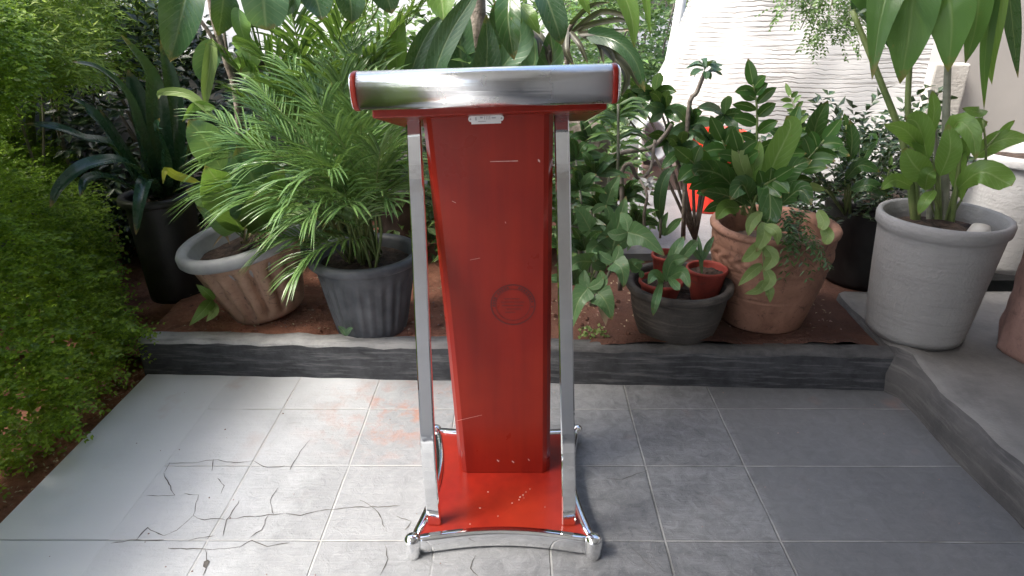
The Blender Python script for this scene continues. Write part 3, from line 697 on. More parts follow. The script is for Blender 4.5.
for i in range(11):
    b = base+Vector((random.uniform(-.07, .07), random.uniform(-.06, .06), -.03)); tube(mb, [b, b+Vector((random.uniform(-.05, .05), random.uniform(-.03, .03), .2)), b+Vector((random.uniform(-.13, .12), 0, .42))], .006, .004, 6)
mb.build('stems', M['stem'], t)

# --- black pot right of lectern: bowl, two red pots inside
Pb = G(676, 345, .135); c = (P(674, 330, Pb.y+.13).x, Pb.y+.125, .124)
t = thing('bowl', 'wide dusty black bowl pot holding two small red pots', 'planter', c, 'potted plants along the kerb')
pot_parts(t, c, .135, .178, .215, 'bowl', None, .016, .03, 0, 0, None, fill=.50, belly=.006)
def redpot(cc, r0, r1, h, label, rot=None):
    t = thing('small_pot', label, 'flower pot', cc); pot_parts(t, cc, r0, r1, h, 'redpot', None, .006, .016, 0, 0, rot, .004, .82, n=40); return t
p1 = P(658, 300, c[1]-.02); p2 = P(703, 295, c[1]+.02)
ta = redpot((p1.x, p1.y-.02, c[2]+.12), .045, .074, .115, 'small red pot with a sprawling seedling, left of the pair in the black bowl')
tb = redpot((p2.x, p2.y-.01, c[2]+.125), .043, .070, .135, 'small red pot of bare soil, right of the pair in the black bowl')
tc = redpot((P(668, 250, c[1]+.1).x, c[1]+.10, c[2]+.15), .035, .055, .13, 'small red pot tucked behind the two in the black bowl')
for pts, wpx in [([(666,282,2.1),(672,262,2.08),(688,258,2.05)], 14), ([(664,282,2.1),(655,275,2.05),(648,284,2.0)], 12), ([(668,278,2.1),(682,272,2.05),(690,288,2.0)], 13), ([(666,278,2.1),(676,250,2.15),(684,236,2.2)], 12), ([(662,280,2.1),(656,300,1.98),(653,316,1.97)], 9), ([(668,275,2.1),(690,248,2.15),(697,240,2.2)], 11), ([(668,276,2.1),(676,286,2.02),(680,290,2.0)], 9)]:
    leafp(ta, pts, wpx, 'arrow', 'oval')
for pts, wpx in [([(702,275,2.2),(700,250,2.2),(698,235,2.22)], 5), ([(702,262,2.2),(708,246,2.2),(714,236,2.2)], 7), ([(702,262,2.2),(694,250,2.2),(690,240,2.2)], 6)]:
    leafp(tc if 0 else tb, pts, wpx, 'broadteal', 'oval')
leafp(tc, [(664,236,2.35),(662,225,2.35),(668,212,2.35)], 9, 'arrow', 'oval'); leafp(tc, [(664,236,2.35),(675,224,2.33),(682,218,2.3)], 8, 'arrow', 'oval')

# --- big terracotta pot with engraved band
Pb = G(770, 333, .135); c = (P(757, 325, Pb.y+.16).x, Pb.y+.15, .122)
t = thing('potted_plant', 'large brown terracotta pot with incised band, crowded with glossy dark leaves', 'potted plant', c, 'potted plants along the kerb')
def groove(th, z):
    f = z/.38; g = 0
    for k in (.62, .66, .86, .40, .44): g -= .022*math.exp(-((f-k)/.008)**2)
    if .68 < f < .84: g += .03*math.sin(th*22+math.sin(f*60)*1.3)*math.sin((f-.68)/.16*math.pi)
    return 1+g
mb = MB(); prof = [(0, 0), (.135, 0), (.15, .01)]+[(.155+.066*math.sin(f*math.pi/2)**1.0, .01+.37*f) for f in [k/60 for k in range(61)]]
lathe(mb, c, prof, 120, groove); pb = mb.build('pot', M['terradark'], t)
mb = MB(); lathe(mb, c, [(.220, .375), (.230, .379), (.232, .39), (.226, .399), (.212, .401), (.200, .395), (.198, .36), (.19, .2)], 80); mb.build('rim', M['terradark'], pb)
mb = MB(); lathe(mb, c, [(0, .31), (.1, .315), (.198, .30)], 40, lambda th, z: 1+.01*math.sin(5*th)); mb.build('potting_soil', M['dirt'], t)
CB = c
def pinnate(t, pts, n, lpx, wpx, mat, name='stem', sr=.006, stem='stem', sweep=.55, shape='oval', tri=False):
    p3 = [P(*p) for p in pts]; m = pxm(p3[-1]); mb = MB(); sp = crom(p3, n*2); tube(mb, p3, sr, sr*.5, 6, 12, 1)
    for i in range(2, len(sp)-1):
        d = (sp[i+1]-sp[i-1]).normalized(); v = (CO-sp[i]).normalized(); s = d.cross(v).normalized(); k = 1 if i % 2 else -1
        L = lpx*m*random.uniform(.8, 1.1)*(1-.35*abs(i/len(sp)-.45)); ld = jit(s*k*.85+d*sweep+v*.15, .16)
        blade(mb, [sp[i], sp[i]+ld*L*.5+d*L*.03, sp[i]+ld*L+Vector((0, 0, -.10*L))], wpx*m*random.uniform(.85, 1.15), shape, v+rv(.5), .25, 6)
    d = (sp[-1]-sp[-3]).normalized(); blade(mb, [sp[-1]-d*.01, sp[-1]+d*lpx*m], wpx*m, shape, None, .2, 6)
    return mb.build(name, [M[mat], M[stem]], t)
# upright zz stems
for pts, n, l, w_ in [([(752,215,2.32),(756,160,2.34),(757,110,2.36),(753,84,2.36)], 9, 26, 12), ([(745,215,2.3),(735,170,2.28),(722,140,2.26)], 6, 30, 14), ([(760,215,2.34),(775,170,2.34),(790,130,2.36)], 7, 26, 12),
                      ([(735,215,2.3),(712,180,2.22),(690,160,2.15)], 6, 30, 15), ([(770,215,2.34),(800,170,2.34),(824,140,2.36)], 7, 26, 13), ([(748,218,2.25),(760,190,2.18),(776,178,2.12)], 5, 26, 13), ([(742,214,2.3),(745,180,2.24),(738,150,2.2)], 6, 28, 13)]:
    pinnate(t, pts, n, l, w_, 'zz', 'stem')
for pts, wpx, mat, sh in [
    ([(742,200,2.24),(722,176,2.2),(700,170,2.15),(694,176,2.12)], 26, 'gloss', 'oval'), ([(745,205,2.2),(725,195,2.16),(700,190,2.12)], 20, 'gloss', 'oval'),
    ([(752,190,2.22),(740,160,2.2),(738,128,2.22)], 16, 'vine', 'oval'), ([(748,190,2.22),(756,160,2.2),(760,140,2.22)], 14, 'broad', 'oval'),
    ([(765,190,2.22),(775,160,2.2),(790,128,2.2),(786,116,2.2)], 27, 'broad', 'oval'), ([(750,200,2.2),(742,185,2.14),(730,200,2.1)], 22, 'gloss', 'oval'),
    ([(760,200,2.2),(768,185,2.15),(770,215,2.08),(764,226,2.08)], 24, 'gloss', 'oval'), ([(740,208,2.2),(726,208,2.14),(716,220,2.1)], 17, 'broad', 'oval'),
    ([(780,205,2.2),(800,190,2.16),(812,205,2.12)], 20, 'gloss', 'oval'), ([(775,200,2.3),(790,170,2.3),(812,160,2.3)], 22, 'gloss', 'oval')]:
    leafp(t, pts, wpx, mat, sh, stem=[(758, 224, 2.32)])
# hanging vine leaves over the rim
mb = MB(); tube(mb, [P(760,215,2.18), P(762,240,2.05), P(764,270,2.02), P(766,296,2.02)], .003, .002, 5)
mb.build('vine_stem', M['stem'], t)
for pts, wpx in [([(762,222,2.06),(764,235,2.02),(756,252,2.0)], 15), ([(762,240,2.04),(752,254,2.0),(741,262,1.98)], 13), ([(764,245,2.03),(772,258,2.0),(762,272,1.99)], 14), ([(762,264,2.02),(750,274,1.98),(738,286,1.97)], 11),
                 ([(765,268,2.02),(770,280,1.98),(762,292,1.98)], 12), ([(765,280,2.02),(758,290,1.98),(744,294,1.97)], 9), ([(766,285,2.02),(770,292,1.99),(770,303,1.99)], 9), ([(762,212,2.08),(752,222,2.03),(748,236,2.0)], 12), ([(764,225,2.05),(776,232,2.0),(778,246,2.0)], 11)]:
    leafp(t, pts, wpx, 'vine', 'lance' if wpx < 12 else 'oval', name='vine_leaf', face=(-.2, -1, .5))
mb = MB()
for i in range(22):
    a = P(random.uniform(778, 808), random.uniform(205, 225), 2.16); b = P(a and random.uniform(780, 830), random.uniform(235, 285), 2.06)
    d = (b-a); spray(mb, a, jit(d.normalized()+Vector((0, -.2, .25)), .15), min(.24, d.length), 8, .026, .008, .5)
mb.build('fern', M['zz'], t)
for pts in ([(818,210,2.1),(824,222,2.06),(820,230,2.05)], [(822,226,2.08),(828,236,2.04),(824,244,2.04)]): leafp(t, pts, 12, 'vine', 'round')

# --- grey cement pot with banana / canna
Pb = G(942, 353, .15); c = (P(903, 340, Pb.y+.2).x, Pb.y+.16, .151)
t = thing('potted_plant', 'banana-like plant in a big smooth grey pot on the plinth', 'potted plant', c, 'potted plants along the kerb')
mb = MB(); prof = [(0, 0), (.163, 0), (.172, .012)]+[(.174+.036*f**.8, .012+.385*f) for f in [k/20 for k in range(21)]]+[(.214, .405), (.221, .412), (.223, .44), (.218, .452), (.208, .455), (.199, .448), (.195, .40), (.18, .2)]
prof = [(q_*.92, z_) for q_, z_ in prof]; lathe(mb, c, prof, 96, lambda th, z: 1+.010*math.sin(2*th+z*5)+.006*math.sin(5*th+z*9)); mb.build('pot', M['greypot'], t)
mb = MB(); lathe(mb, c, [(0, .40), (.06, .415), (.12, .39), (.155, .395), (.180, .375)], 40, lambda th, z: 1+.02*math.sin(4*th)); mb.build('potting_soil', M['dirt'], t)
for px, py, s_ in ((966, 199, .05), (986, 182, .03), (985, 195, .022)):
    mb = MB(); q = Vector((c[0]+{966: .07, 986: .12, 985: .13}[px], c[1]+{966: -.09, 986: -.03, 985: -.09}[px], c[2]+.395+s_*.45)); lathe(mb, (q.x, q.y, q.z), [(0, -.5*s_), (.6*s_, -.4*s_), (s_*.8, 0), (.6*s_, .45*s_), (0, .6*s_)], 16, lambda th, z: 1+.15*math.sin(2*th)); mb.build('stone', M['stone'], t)
for pts, r0, r1, mt in [([(944,238,2.24),(945,180,2.26),(946,120,2.30),(948,60,2.34)], .016, .011, 'stemgrey'), ([(936,238,2.24),(938,200,2.24),(936,160,2.24)], .010, .008, 'stem'), ([(918,235,2.3),(914,160,2.3),(908,110,2.32),(910,60,2.34),(912,20,2.36)], .013, .008, 'stem'),
                        ([(916,235,2.3),(905,150,2.3),(880,80,2.32),(852,10,2.36)], .014, .009, 'stem'), ([(928,235,2.26),(930,200,2.26),(926,150,2.3)], .012, .010, 'stemgrey'), ([(950,238,2.22),(956,190,2.2),(962,150,2.2)], .009, .007, 'stem'), ([(938,238,2.3),(936,150,2.34),(930,90,2.36)], .009, .008, 'stemgrey')]:
    mb = MB(); tube(mb, [P(*p) for p in pts], r0, r1, 8, 16); mb.build('stem', M[mt], t)
for pts, wpx, mat, sh in [
    ([(912,22,2.34),(908,-25,2.34),(892,-20,2.28),(880,20,2.22),(872,80,2.18)], 44, 'banana', 'lance'),
    ([(918,-50,2.34),(914,-10,2.28),(908,40,2.26),(900,84,2.26)], 50, 'banana', 'lance'),
    ([(946,-40,2.3),(950,0,2.22),(952,30,2.2),(948,72,2.2)], 48, 'banana', 'lance'),
    ([(985,-60,2.3),(980,-10,2.26),(975,30,2.24),(965,64,2.24)], 26, 'banana', 'lance'),
    ([(1005,-70,2.3),(992,0,2.28),(985,60,2.28),(984,110,2.3)], 13, 'banana', 'lance'),
    ([(1010,-50,2.3),(998,10,2.28),(990,60,2.3),(992,85,2.32)], 14, 'broad', 'lance'),
    ([(852,12,2.36),(870,0,2.36),(890,30,2.34),(895,55,2.34)], 30, 'broaddark', 'lance'),
    ([(838,-40,2.36),(860,-20,2.34),(878,10,2.34),(896,40,2.36)], 30, 'banana', 'lance')]:
    leafp(t, pts, wpx, mat, sh, wave=.02, segs=22, fold=.3)
for pts, wpx in [([(922,150,2.28),(905,130,2.22),(884,124,2.18)], 18), ([(928,160,2.26),(918,125,2.26),(905,118,2.26)], 24), ([(930,180,2.24),(914,165,2.2),(904,148,2.2)], 26), ([(925,190,2.24),(928,175,2.2),(936,170,2.2)], 18),
                 ([(946,150,2.26),(958,122,2.2),(972,134,2.14),(976,160,2.12)], 20), ([(956,190,2.2),(980,172,2.12),(1005,182,2.08),(1012,186,2.06)], 26), ([(962,160,2.2),(975,128,2.16),(988,122,2.16)], 16), ([(985,110,2.2),(978,112,2.16),(962,108,2.16)], 11),
                 ([(975,158,2.2),(1000,140,2.16),(1030,138,2.12)], 20), ([(990,150,2.2),(1005,130,2.16),(1015,120,2.12)], 8), ([(940,176,2.2),(950,150,2.16),(948,124,2.16)], 22), ([(935,190,2.2),(926,200,2.16),(918,215,2.16)], 12), ([(962,200,2.2),(958,165,2.2),(965,140,2.2)], 16), ([(930,140,2.3),(934,110,2.3),(932,90,2.3)], 12), ([(914,188,2.3),(895,180,2.24),(880,190,2.2)], 14)]:
    leafp(t, pts, wpx, 'broad', 'oval', wave=.04, stem=[(942, 232, 2.24)], sr=.003)
mb = MB(); tube(mb, [P(985,178,2.16), P(986,150,2.14), P(983,120,2.14)], .004, .003, 6); tube(mb, [P(984,150,2.14), P(1000,132,2.14)], .004, .002, 6); mb.build('stem', M['stem'], t)

# --- pots at far right
q = G(1022, 372, .15)
c = (q.x+.175, q.y+.12, .151); t = tag(MB().build('x', M['pink']), None) if 0 else None
mb = MB(); lathe(mb, c, [(0, 0), (.145, 0)]+[(.15+.02*f-.03*f**3, .60*f) for f in [k/40 for k in range(41)]]+[(.10, .62), (.02,.60), (0, .56)], 90, lambda th, z: 1+.09*noise.noise(Vector((math.cos(th)*1.6, math.sin(th)*1.6, z*7)))+.05*noise.noise(Vector((math.cos(th)*5, math.sin(th)*5, z*22))))
tag(mb.build('stone_urn', M['pink']), 'pinkish brown rugged stone urn cut off at the right edge', 'urn')
c = (P(1010, 215, 2.85).x, 2.85, .151)
t = thing('flower_pot', 'pale cement pot standing behind the pinkish urn', 'flower pot', c); pot_parts(t, c, .16, .215, .52, 'whitepot', None, .015, .05, fill=.9)
# --- black grow bags
c = (P(183, 300, 2.60).x, 2.60, .12)
t = thing('potted_plant', 'dark strap-leaved lily in a tall black pot beside the hedge', 'potted plant', c, 'potted plants along the kerb')
pot_parts(t, c, .120, .130, .45, 'blackpot', None, .022, .035, 0, 0, None, fill=.93)
for pts, wpx in [([(165,205,2.7),(160,140,2.65),(150,80,2.6),(120,34,2.5)], 24), ([(160,200,2.7),(142,140,2.55),(125,95,2.45),(98,70,2.35),(72,62,2.25)], 15), ([(155,205,2.7),(115,150,2.5),(85,140,2.35),(55,128,2.25),(25,124,2.2)], 15),
                 ([(158,200,2.68),(130,165,2.4),(90,165,2.2),(62,185,2.1),(50,208,2.05)], 16), ([(152,205,2.66),(105,130,2.4),(85,108,2.35),(72,100,2.3)], 13), ([(168,205,2.72),(175,140,2.7),(172,90,2.7),(160,40,2.7)], 20),
                 ([(164,200,2.7),(140,110,2.7),(128,70,2.7)], 22), ([(172,200,2.7),(190,150,2.6),(205,120,2.5),(210,110,2.45)], 14), ([(160,205,2.66),(148,180,2.45),(140,200,2.3),(136,235,2.25)], 15), ([(155,205,2.7),(120,150,2.6),(100,110,2.6)], 15),
                 ([(158,204,2.68),(112,180,2.35),(88,180,2.2),(80,196,2.12)], 14), ([(168,200,2.66),(165,160,2.5),(158,130,2.4),(160,118,2.38)], 12)]:
    leafp(t, pts, wpx, 'strap', 'strap', fold=.5, wave=0, segs=20, face=(.5, -.6, 1))
c = (P(858, 290, 2.72).x, 2.74, .12)
t = thing('potted_plant', 'dark bushy plant in a black pot between terracotta and grey pots', 'potted plant', c, 'potted plants along the kerb')
pot_parts(t, c, .15, .20, .40, 'blackpot', None, .02, .035, fill=.9)
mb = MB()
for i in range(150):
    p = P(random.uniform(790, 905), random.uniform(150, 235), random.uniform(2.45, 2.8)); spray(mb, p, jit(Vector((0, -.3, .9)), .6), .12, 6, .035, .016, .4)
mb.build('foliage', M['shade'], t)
for pts, wpx, mat in [([(812,158,2.5),(816,125,2.48),(828,100,2.46)], 20, 'gloss'), ([(812,160,2.5),(800,140,2.46),(786,132,2.42)], 12, 'gloss'), ([(812,165,2.48),(830,150,2.44),(850,156,2.4)], 18, 'gloss'), ([(850,165,2.5),(852,140,2.5),(850,120,2.5)], 14, 'gloss'), ([(858,170,2.5),(872,140,2.5),(868,138,2.5)], 12, 'gloss'),
                      ([(812,170,2.44),(795,160,2.4),(800,182,2.38)], 14, 'gloss'), ([(845,180,2.45),(860,165,2.42),(880,172,2.4)], 14, 'gloss'), ([(850,190,2.44),(870,185,2.4),(888,196,2.4)], 13, 'gloss'), ([(826,190,2.4),(805,186,2.35),(790,192,2.34)], 9, 'vine')]:
    leafp(t, pts, wpx, mat, 'oval', stem=[(845, 215, 2.62)])
pinnate(t, [(850,215,2.6),(850,160,2.55),(846,125,2.55)], 8, 12, 6, 'gloss'); pinnate(t, [(880,215,2.6),(885,190,2.5),(890,165,2.5)], 7, 10, 4, 'fern')
pinnate(t, [(800,160,2.7),(798,120,2.72),(790,95,2.75)], 8, 13, 5, 'farleaf', stem='stemgrey')
# --- red bucket
c = G(713, 214, .166); c = (c.x, c.y+.12, .167)
t = thing('bucket', 'bright red ribbed plastic bucket on the back yard floor', 'bucket', c)
pot_parts(t, c, .125, .155, .44, 'redplastic', None, .012, .03, 22, .02, fill=.85, fz=(.02, .95))
# --- overturned grey pot
q = P(640, 150, yb+.12); mb = MB(); rot = Euler((R(70), R(20), R(35))).to_matrix()
zt_ = P(650, 166, yb).z
lathe(mb, (q.x, q.y, zt_+.115), [(0, -.12), (.085, -.12), (.115, .09), (.128, .092), (.128, .12), (.112, .12), (.10, .09), (.08, -.10), (0, -.10)], 40, None, rot); tag(mb.build('flower_pot', M['greyrim']), 'grey plastic pot lying on its side on the brown beam', 'flower pot')
# --- pvc pipe
mb = MB(); tube(mb, [P(686, -40, 4.9), P(679, 15, 4.9), P(669, 65, 4.9), P(657, 120, 4.9)], .035, .035, 12); tag(mb.build('pipe', M['pvc']), 'leaning white pipe beside the slanting edge of the ridged wall', 'pipe')
mb = MB(); a = P(645, 118, 3.7); tube(mb, [P(640,190,3.7), P(641,150,3.7), P(643,120,3.7)], .014, .014, 8); tag(mb.build('pipe', M['pvc']), 'thin pale upright pipe beside the overturned grey pot', 'pipe')

# =================================================================== GROUND-ROOTED PLANTS
def plant(name, label, cat, px, py, d, group='shrubs growing behind the lectern'):
    q = P(px, py, d); return thing(name, label, cat, (q.x, q.y, .12), group)
# arrowhead plant right of the lectern
t = plant('arrowhead_plant', 'pale arrow-shaped leaves drooping to the soil right of the lectern', 'plant', 610, 300, 2.3)
def arrow(pts, wpx):
    p3 = [P(*p) for p in pts]; m = pxm(p3[0]); mb = MB(); f = (CO-p3[0]).normalized()+rv(.25); W_ = wpx*m
    d = (p3[-1]-p3[0]).normalized(); s = d.cross(f).normalized(); blade(mb, p3, W_, 'tri', f, .22, 12, .02)
    for k in (-1, 1): blade(mb, [p3[0]+d*.01*k*0, p3[0]-d*W_*.28+s*k*W_*.28, p3[0]-d*W_*.62+s*k*W_*.40], W_*.42, 'oval', f, .1, 6)
    tube(mb, [P(600, 300, 2.35), P(605, 250, 2.3), p3[0]], .004, .003, 6, 10, 1); mb.build('leaf', [M['arrow'], M['stem']], t)
for pts, w_ in [([(628,232,2.15),(645,238,2.1),(665,256,2.05)], 30), ([(612,250,2.18),(618,225,2.2),(626,196,2.25)], 34), ([(598,292,2.05),(606,302,2.02),(612,320,2.0)], 30), ([(588,288,2.06),(578,302,2.03),(570,332,2.0)], 26), ([(614,262,2.12),(622,270,2.08),(624,288,2.06)], 26),
                ([(592,262,2.14),(578,262,2.1),(566,272,2.08)], 26), ([(606,240,2.2),(592,250,2.14),(596,262,2.12)], 24), ([(640,270,2.12),(632,262,2.1),(646,262,2.1)], 14), ([(606,205,2.3),(612,188,2.3),(620,175,2.32)], 22), ([(590,230,2.2),(582,215,2.2),(574,206,2.2)], 22)]: arrow(pts, w_)
leafp(t, [(600,300,2.08),(604,312,2.06),(606,326,2.04)], 9, 'litter', 'lance')
# glossy shrub
t = plant('glossy_shrub', 'shrub with narrow glossy leaves crowded against the right chrome post', 'shrub', 590, 290, 2.5)
for (x, y, d) in [(580,190,2.3),(595,175,2.4),(572,225,2.25),(600,210,2.35),(585,250,2.2),(610,170,2.5),(576,160,2.5),(622,200,2.45),(566,250,2.3),(590,140,2.55),(604,235,2.3),(570,195,2.35),(636,225,2.4),(574,285,2.2)]:
    for k in range(7):
        a = R(k*51+random.uniform(-15, 15)); L = random.uniform(22, 36); e = (x+L*math.cos(a), y-abs(L*math.sin(a))*.9+6, d-.06+random.uniform(-.05, .05)); leafp(t, [(x, y, d), ((x+e[0])/2, (y+e[1])/2-5, d-.03), e], 9.5, random.choice(['gloss', 'gloss', 'broaddark', 'arrow']), 'lance', stem=None, segs=7)
mb = MB()
for (x, y, d) in [(580,190,2.3),(595,175,2.4),(572,225,2.25),(600,210,2.35),(610,170,2.5),(590,140,2.55),(576,160,2.5),(622,200,2.45),(636,225,2.4)]: tube(mb, [P(592,310,2.45), P((592+x)/2, (300+y)/2, 2.4), P(x, y, d)], .007, .004, 6)
mb.build('branches', M['stemgrey'], t)
# curling vine / bare stems
t = plant('young_tree', 'slender grey-stemmed sapling with a tuft of fine leaves near the overturned pot', 'sapling', 617, 240, 2.5)
mb = MB(); tube(mb, [P(612,270,2.45), P(615,220,2.45), P(618,160,2.45), P(618,104,2.45)], .007, .005, 7); mb.build('trunk', M['stemgrey'], t)
mb = MB()
for i in range(26):
    a = P(618, random.uniform(100, 150), 2.45); dd = jit(Vector((random.choice((-1, 1)), -.2, .15)), .5); blade(mb, [a, a+dd*.06+Vector((0, 0, .015)), a+dd*.13-Vector((0, 0, .02))], .016, 'lance', (0, -.5, 1), .3, 5)
mb.build('foliage', M['fern'], t)
t = plant('bare_vine', 'leafless grey vine curling in loops above the black bowl', 'vine', 640, 260, 2.45)
mb = MB(); tube(mb, [P(620,290,2.4), P(622,200,2.42), P(622,172,2.42), P(630,164,2.42), P(638,178,2.44), P(650,170,2.46), P(655,140,2.5)], .010, .006, 8, 40)
tube(mb, [P(598,180,2.55), P(606,160,2.52), P(625,152,2.5), P(650,148,2.5), P(664,136,2.5), P(672,124,2.5)], .011, .007, 8, 30)
tube(mb, [P(645,245,2.35), P(644,215,2.35), P(647,195,2.35), P(640,180,2.4)], .006, .005, 7); tube(mb, [P(660,238,2.35), P(662,200,2.35), P(668,180,2.35)], .005, .004, 7); mb.build('stem', M['bark'], t)
leafp(t, [(660,222,2.35),(660,195,2.33),(666,175,2.33),(678,165,2.33)], 13, 'broaddark', 'lance')
mb = MB()
for i in range(10): a = P(648, 182, 2.4); blade(mb, [a, a+jit(Vector((0, -.3, .2)), .8)*.04], .014, 'lance', None, .2, 4)
mb.build('flower', M['whitepot'], t)
# round-leaved dark shrub + adenium
t = plant('dark_leaved_shrub', 'shrub with oval bluish leaves in front of the red bucket', 'shrub', 690, 200, 2.7)
for (x, y, d, n) in [(665,110,2.7,6),(690,125,2.65,7),(710,140,2.6,6),(655,95,2.75,5),(680,150,2.6,5),(640,100,2.8,6),(700,165,2.55,5),(725,115,2.65,5),(668,140,2.7,5),(622,110,2.8,5)]:
    for k in range(n):
        a = R(k*360/n+random.uniform(-25, 25)); L = random.uniform(20, 31); leafp(t, [(x, y, d), (x+L*.5*math.cos(a), y-L*.5*math.sin(a)-3, d-.05), (x+L*math.cos(a), y-L*.8*math.sin(a), d-.08)], 11.5, random.choice(['gloss', 'broadteal', 'gloss', 'broaddark']), 'oval', segs=8)
mb = MB()
for (x, y, d) in [(665,110,2.7),(690,125,2.65),(710,140,2.6),(655,95,2.75),(640,100,2.8),(725,115,2.65),(622,110,2.8)]: tube(mb, [P(695,240,2.72), P((695+x)/2, (215+y)/2, 2.7), P(x, y, d)], .008, .004, 6)
mb.build('branches', M['bark'], t)
t = plant('desert_rose', 'upright stalk topped by a whorl of small dark leaves against the white wall', 'plant', 690, 180, 2.6)
mb = MB(); tube(mb, [P(683,240,2.6), P(688,115,2.6), P(697,92,2.6), P(705,72,2.6)], .010, .008, 7); mb.build('stem', M['bark'], t)
mb = MB()
for i in range(15):
    a = R(i*360/15*2.4); r_ = random.uniform(.75, 1); b0_ = P(705+random.uniform(-2, 2), 72+random.uniform(-6, 4), 2.6); e = P(705+21*r_*math.cos(a), 67-12*r_*math.sin(a)+3, 2.6-.07*math.sin(a*1.3)); blade(mb, [b0_, b0_.lerp(e, .5)+Vector((0, 0, .012)), e], .027, 'obov', (0, -.6, 1), .2, 7)
mb.build('foliage', M['broaddark'], t)

# banana-like tree back left with hanging leaves
t = plant('broadleaf_tree', 'thin-stemmed tree with large hanging leaves in front of the white wall', 'tree', 228, 120, 2.75, 'trees standing behind the pots')
mb = MB(); tube(mb, [P(242,240,2.8), P(238,110,2.8), P(226,60,2.8), P(214,20,2.8), P(208,-20,2.8), P(200,-80,2.8)], .016, .012, 8, 24); tube(mb, [P(226,60,2.8), P(200,20,2.78), P(168,-8,2.75)], .009, .006, 7); tube(mb, [P(228,60,2.8), P(222,10,2.8), P(225,-30,2.8)], .007, .006, 7)
mb.build('trunk', M['bark'], t)
for pts, wpx, mat, sh in [([(196,-30,2.7),(186,-5,2.62),(178,30,2.6),(170,62,2.6)], 40, 'broaddark', 'oval'), ([(212,38,2.7),(210,60,2.66),(206,90,2.64),(206,108,2.64)], 13, 'vine', 'lance'), ([(222,50,2.76),(210,52,2.7),(203,70,2.68),(205,84,2.66)], 24, 'broadteal', 'oval'),
                          ([(225,-15,2.75),(222,10,2.72),(218,36,2.7)], 30, 'broaddark', 'oval'), ([(232,42,2.75),(244,45,2.72),(250,60,2.7),(240,72,2.68)], 22, 'broad', 'oval'), ([(238,8,2.75),(240,24,2.7),(246,44,2.7)], 20, 'broad', 'oval'),
                          ([(262,-40,2.5),(262,-15,2.46),(264,10,2.44),(266,30,2.44)], 46, 'broadteal', 'round'), ([(300,-40,2.6),(310,-20,2.55),(318,6,2.52),(322,20,2.5)], 34, 'broaddark', 'oval'), ([(234,62,2.75),(250,70,2.7),(262,88,2.68)], 20, 'broad', 'oval'), ([(300,-20,2.5),(290,0,2.5),(284,16,2.5)], 24, 'broaddark', 'oval'),
                          ([(345,-30,2.6),(350,0,2.55),(352,24,2.55)], 30, 'broaddark', 'oval'), ([(380,-30,2.6),(385,-10,2.55),(392,14,2.55)], 34, 'broaddark', 'oval')]:
    leafp(t, pts, wpx, mat, sh, fold=.35)
# back palm
t = plant('areca_palm', 'loose taller palm rising behind the potted palm', 'palm', 320, 150, 3.0, 'palms rising behind the lectern')
base = P(330, 190, 2.95); base.z = .14
for (x, y, d) in [(225,60,2.7),(250,40,2.8),(262,15,2.85),(290,5,2.8),(330,-20,2.9),(352,-5,2.8),(378,-25,2.9),(410,-30,2.9),(268,60,2.6),(300,50,2.6),(400,25,2.75),(342,30,2.6),(240,100,2.65),(375,60,2.6),(420,10,2.9),(285,95,2.55),(320,80,2.5)]:
    tp = P(x, y, d); b = base+rv(.08)*Vector((1, 1, 0)).length*.5; b.z = .14; ch = tp-b; L = ch.length; mid = b.lerp(tp, .5)+Vector((-ch.x*.25, 0, L*.12)); q3 = b.lerp(tp, .8)+Vector((-ch.x*.1, 0, L*.08))
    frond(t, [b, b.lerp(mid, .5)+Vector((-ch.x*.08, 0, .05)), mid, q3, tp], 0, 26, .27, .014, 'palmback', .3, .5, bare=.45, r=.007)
# bird-of-paradise in the middle
t = plant('broadleaf_plant', 'large stiff paddle leaves rising just behind the lectern top', 'plant', 460, 100, 2.6, 'palms rising behind the lectern')
for pts, wpx, mat, sh in [([(425,110,2.5),(438,62,2.5),(452,30,2.5),(470,2,2.5),(478,-14,2.5)], 25, 'broaddark', 'lance'), ([(486,120,2.55),(486,80,2.55),(487,45,2.55),(486,14,2.55)], 50, 'broaddark', 'tri'), ([(405,100,2.6),(415,60,2.6),(430,30,2.6),(446,14,2.6)], 20, 'broaddark', 'lance'),
                          ([(438,-40,2.6),(440,-10,2.55),(444,22,2.5)], 36, 'broad', 'oval'), ([(510,-20,2.6),(508,20,2.5),(514,60,2.5)], 26, 'gloss', 'oval'), ([(530,-30,2.5),(545,-5,2.4),(556,25,2.35),(562,45,2.35)], 28, 'broaddark', 'oval'), ([(500,70,2.6),(520,40,2.6),(512,10,2.6)], 30, 'broadteal', 'oval'),
                          ([(520,10,2.6),(514,25,2.55),(512,45,2.55)], 13, 'broad', 'lance'), ([(520,5,2.6),(530,18,2.55),(540,35,2.55)], 16, 'broad', 'lance'), ([(560,-30,2.6),(556,-10,2.5),(562,12,2.5)], 20, 'broad', 'oval'), ([(400,90,2.8),(396,50,2.8),(402,10,2.8)], 22, 'broad', 'oval'), ([(380,85,2.7),(374,60,2.7),(390,40,2.7)], 24, 'vine', 'oval'),
                          ([(540,90,2.6),(552,60,2.6),(550,30,2.6)], 26, 'gloss', 'oval'), ([(520,95,2.7),(535,60,2.7),(530,20,2.7)], 24, 'broadteal', 'lance'), ([(470,90,2.8),(460,50,2.8),(466,5,2.8)], 30, 'broaddark', 'oval'), ([(500,90,2.9),(505,50,2.9),(495,0,2.9)], 36, 'broaddark', 'oval'),
                          ([(610,-30,2.5),(622,-10,2.46),(632,20,2.44),(634,48,2.44)], 20, 'broad', 'lance'), ([(640,-30,2.6),(646,0,2.58),(650,35,2.58)], 9, 'broad', 'lance'), ([(575,-20,2.6),(582,-5,2.6),(590,16,2.6)], 14, 'broad', 'lance')]:
    leafp(t, pts, wpx, mat, sh, fold=.35)
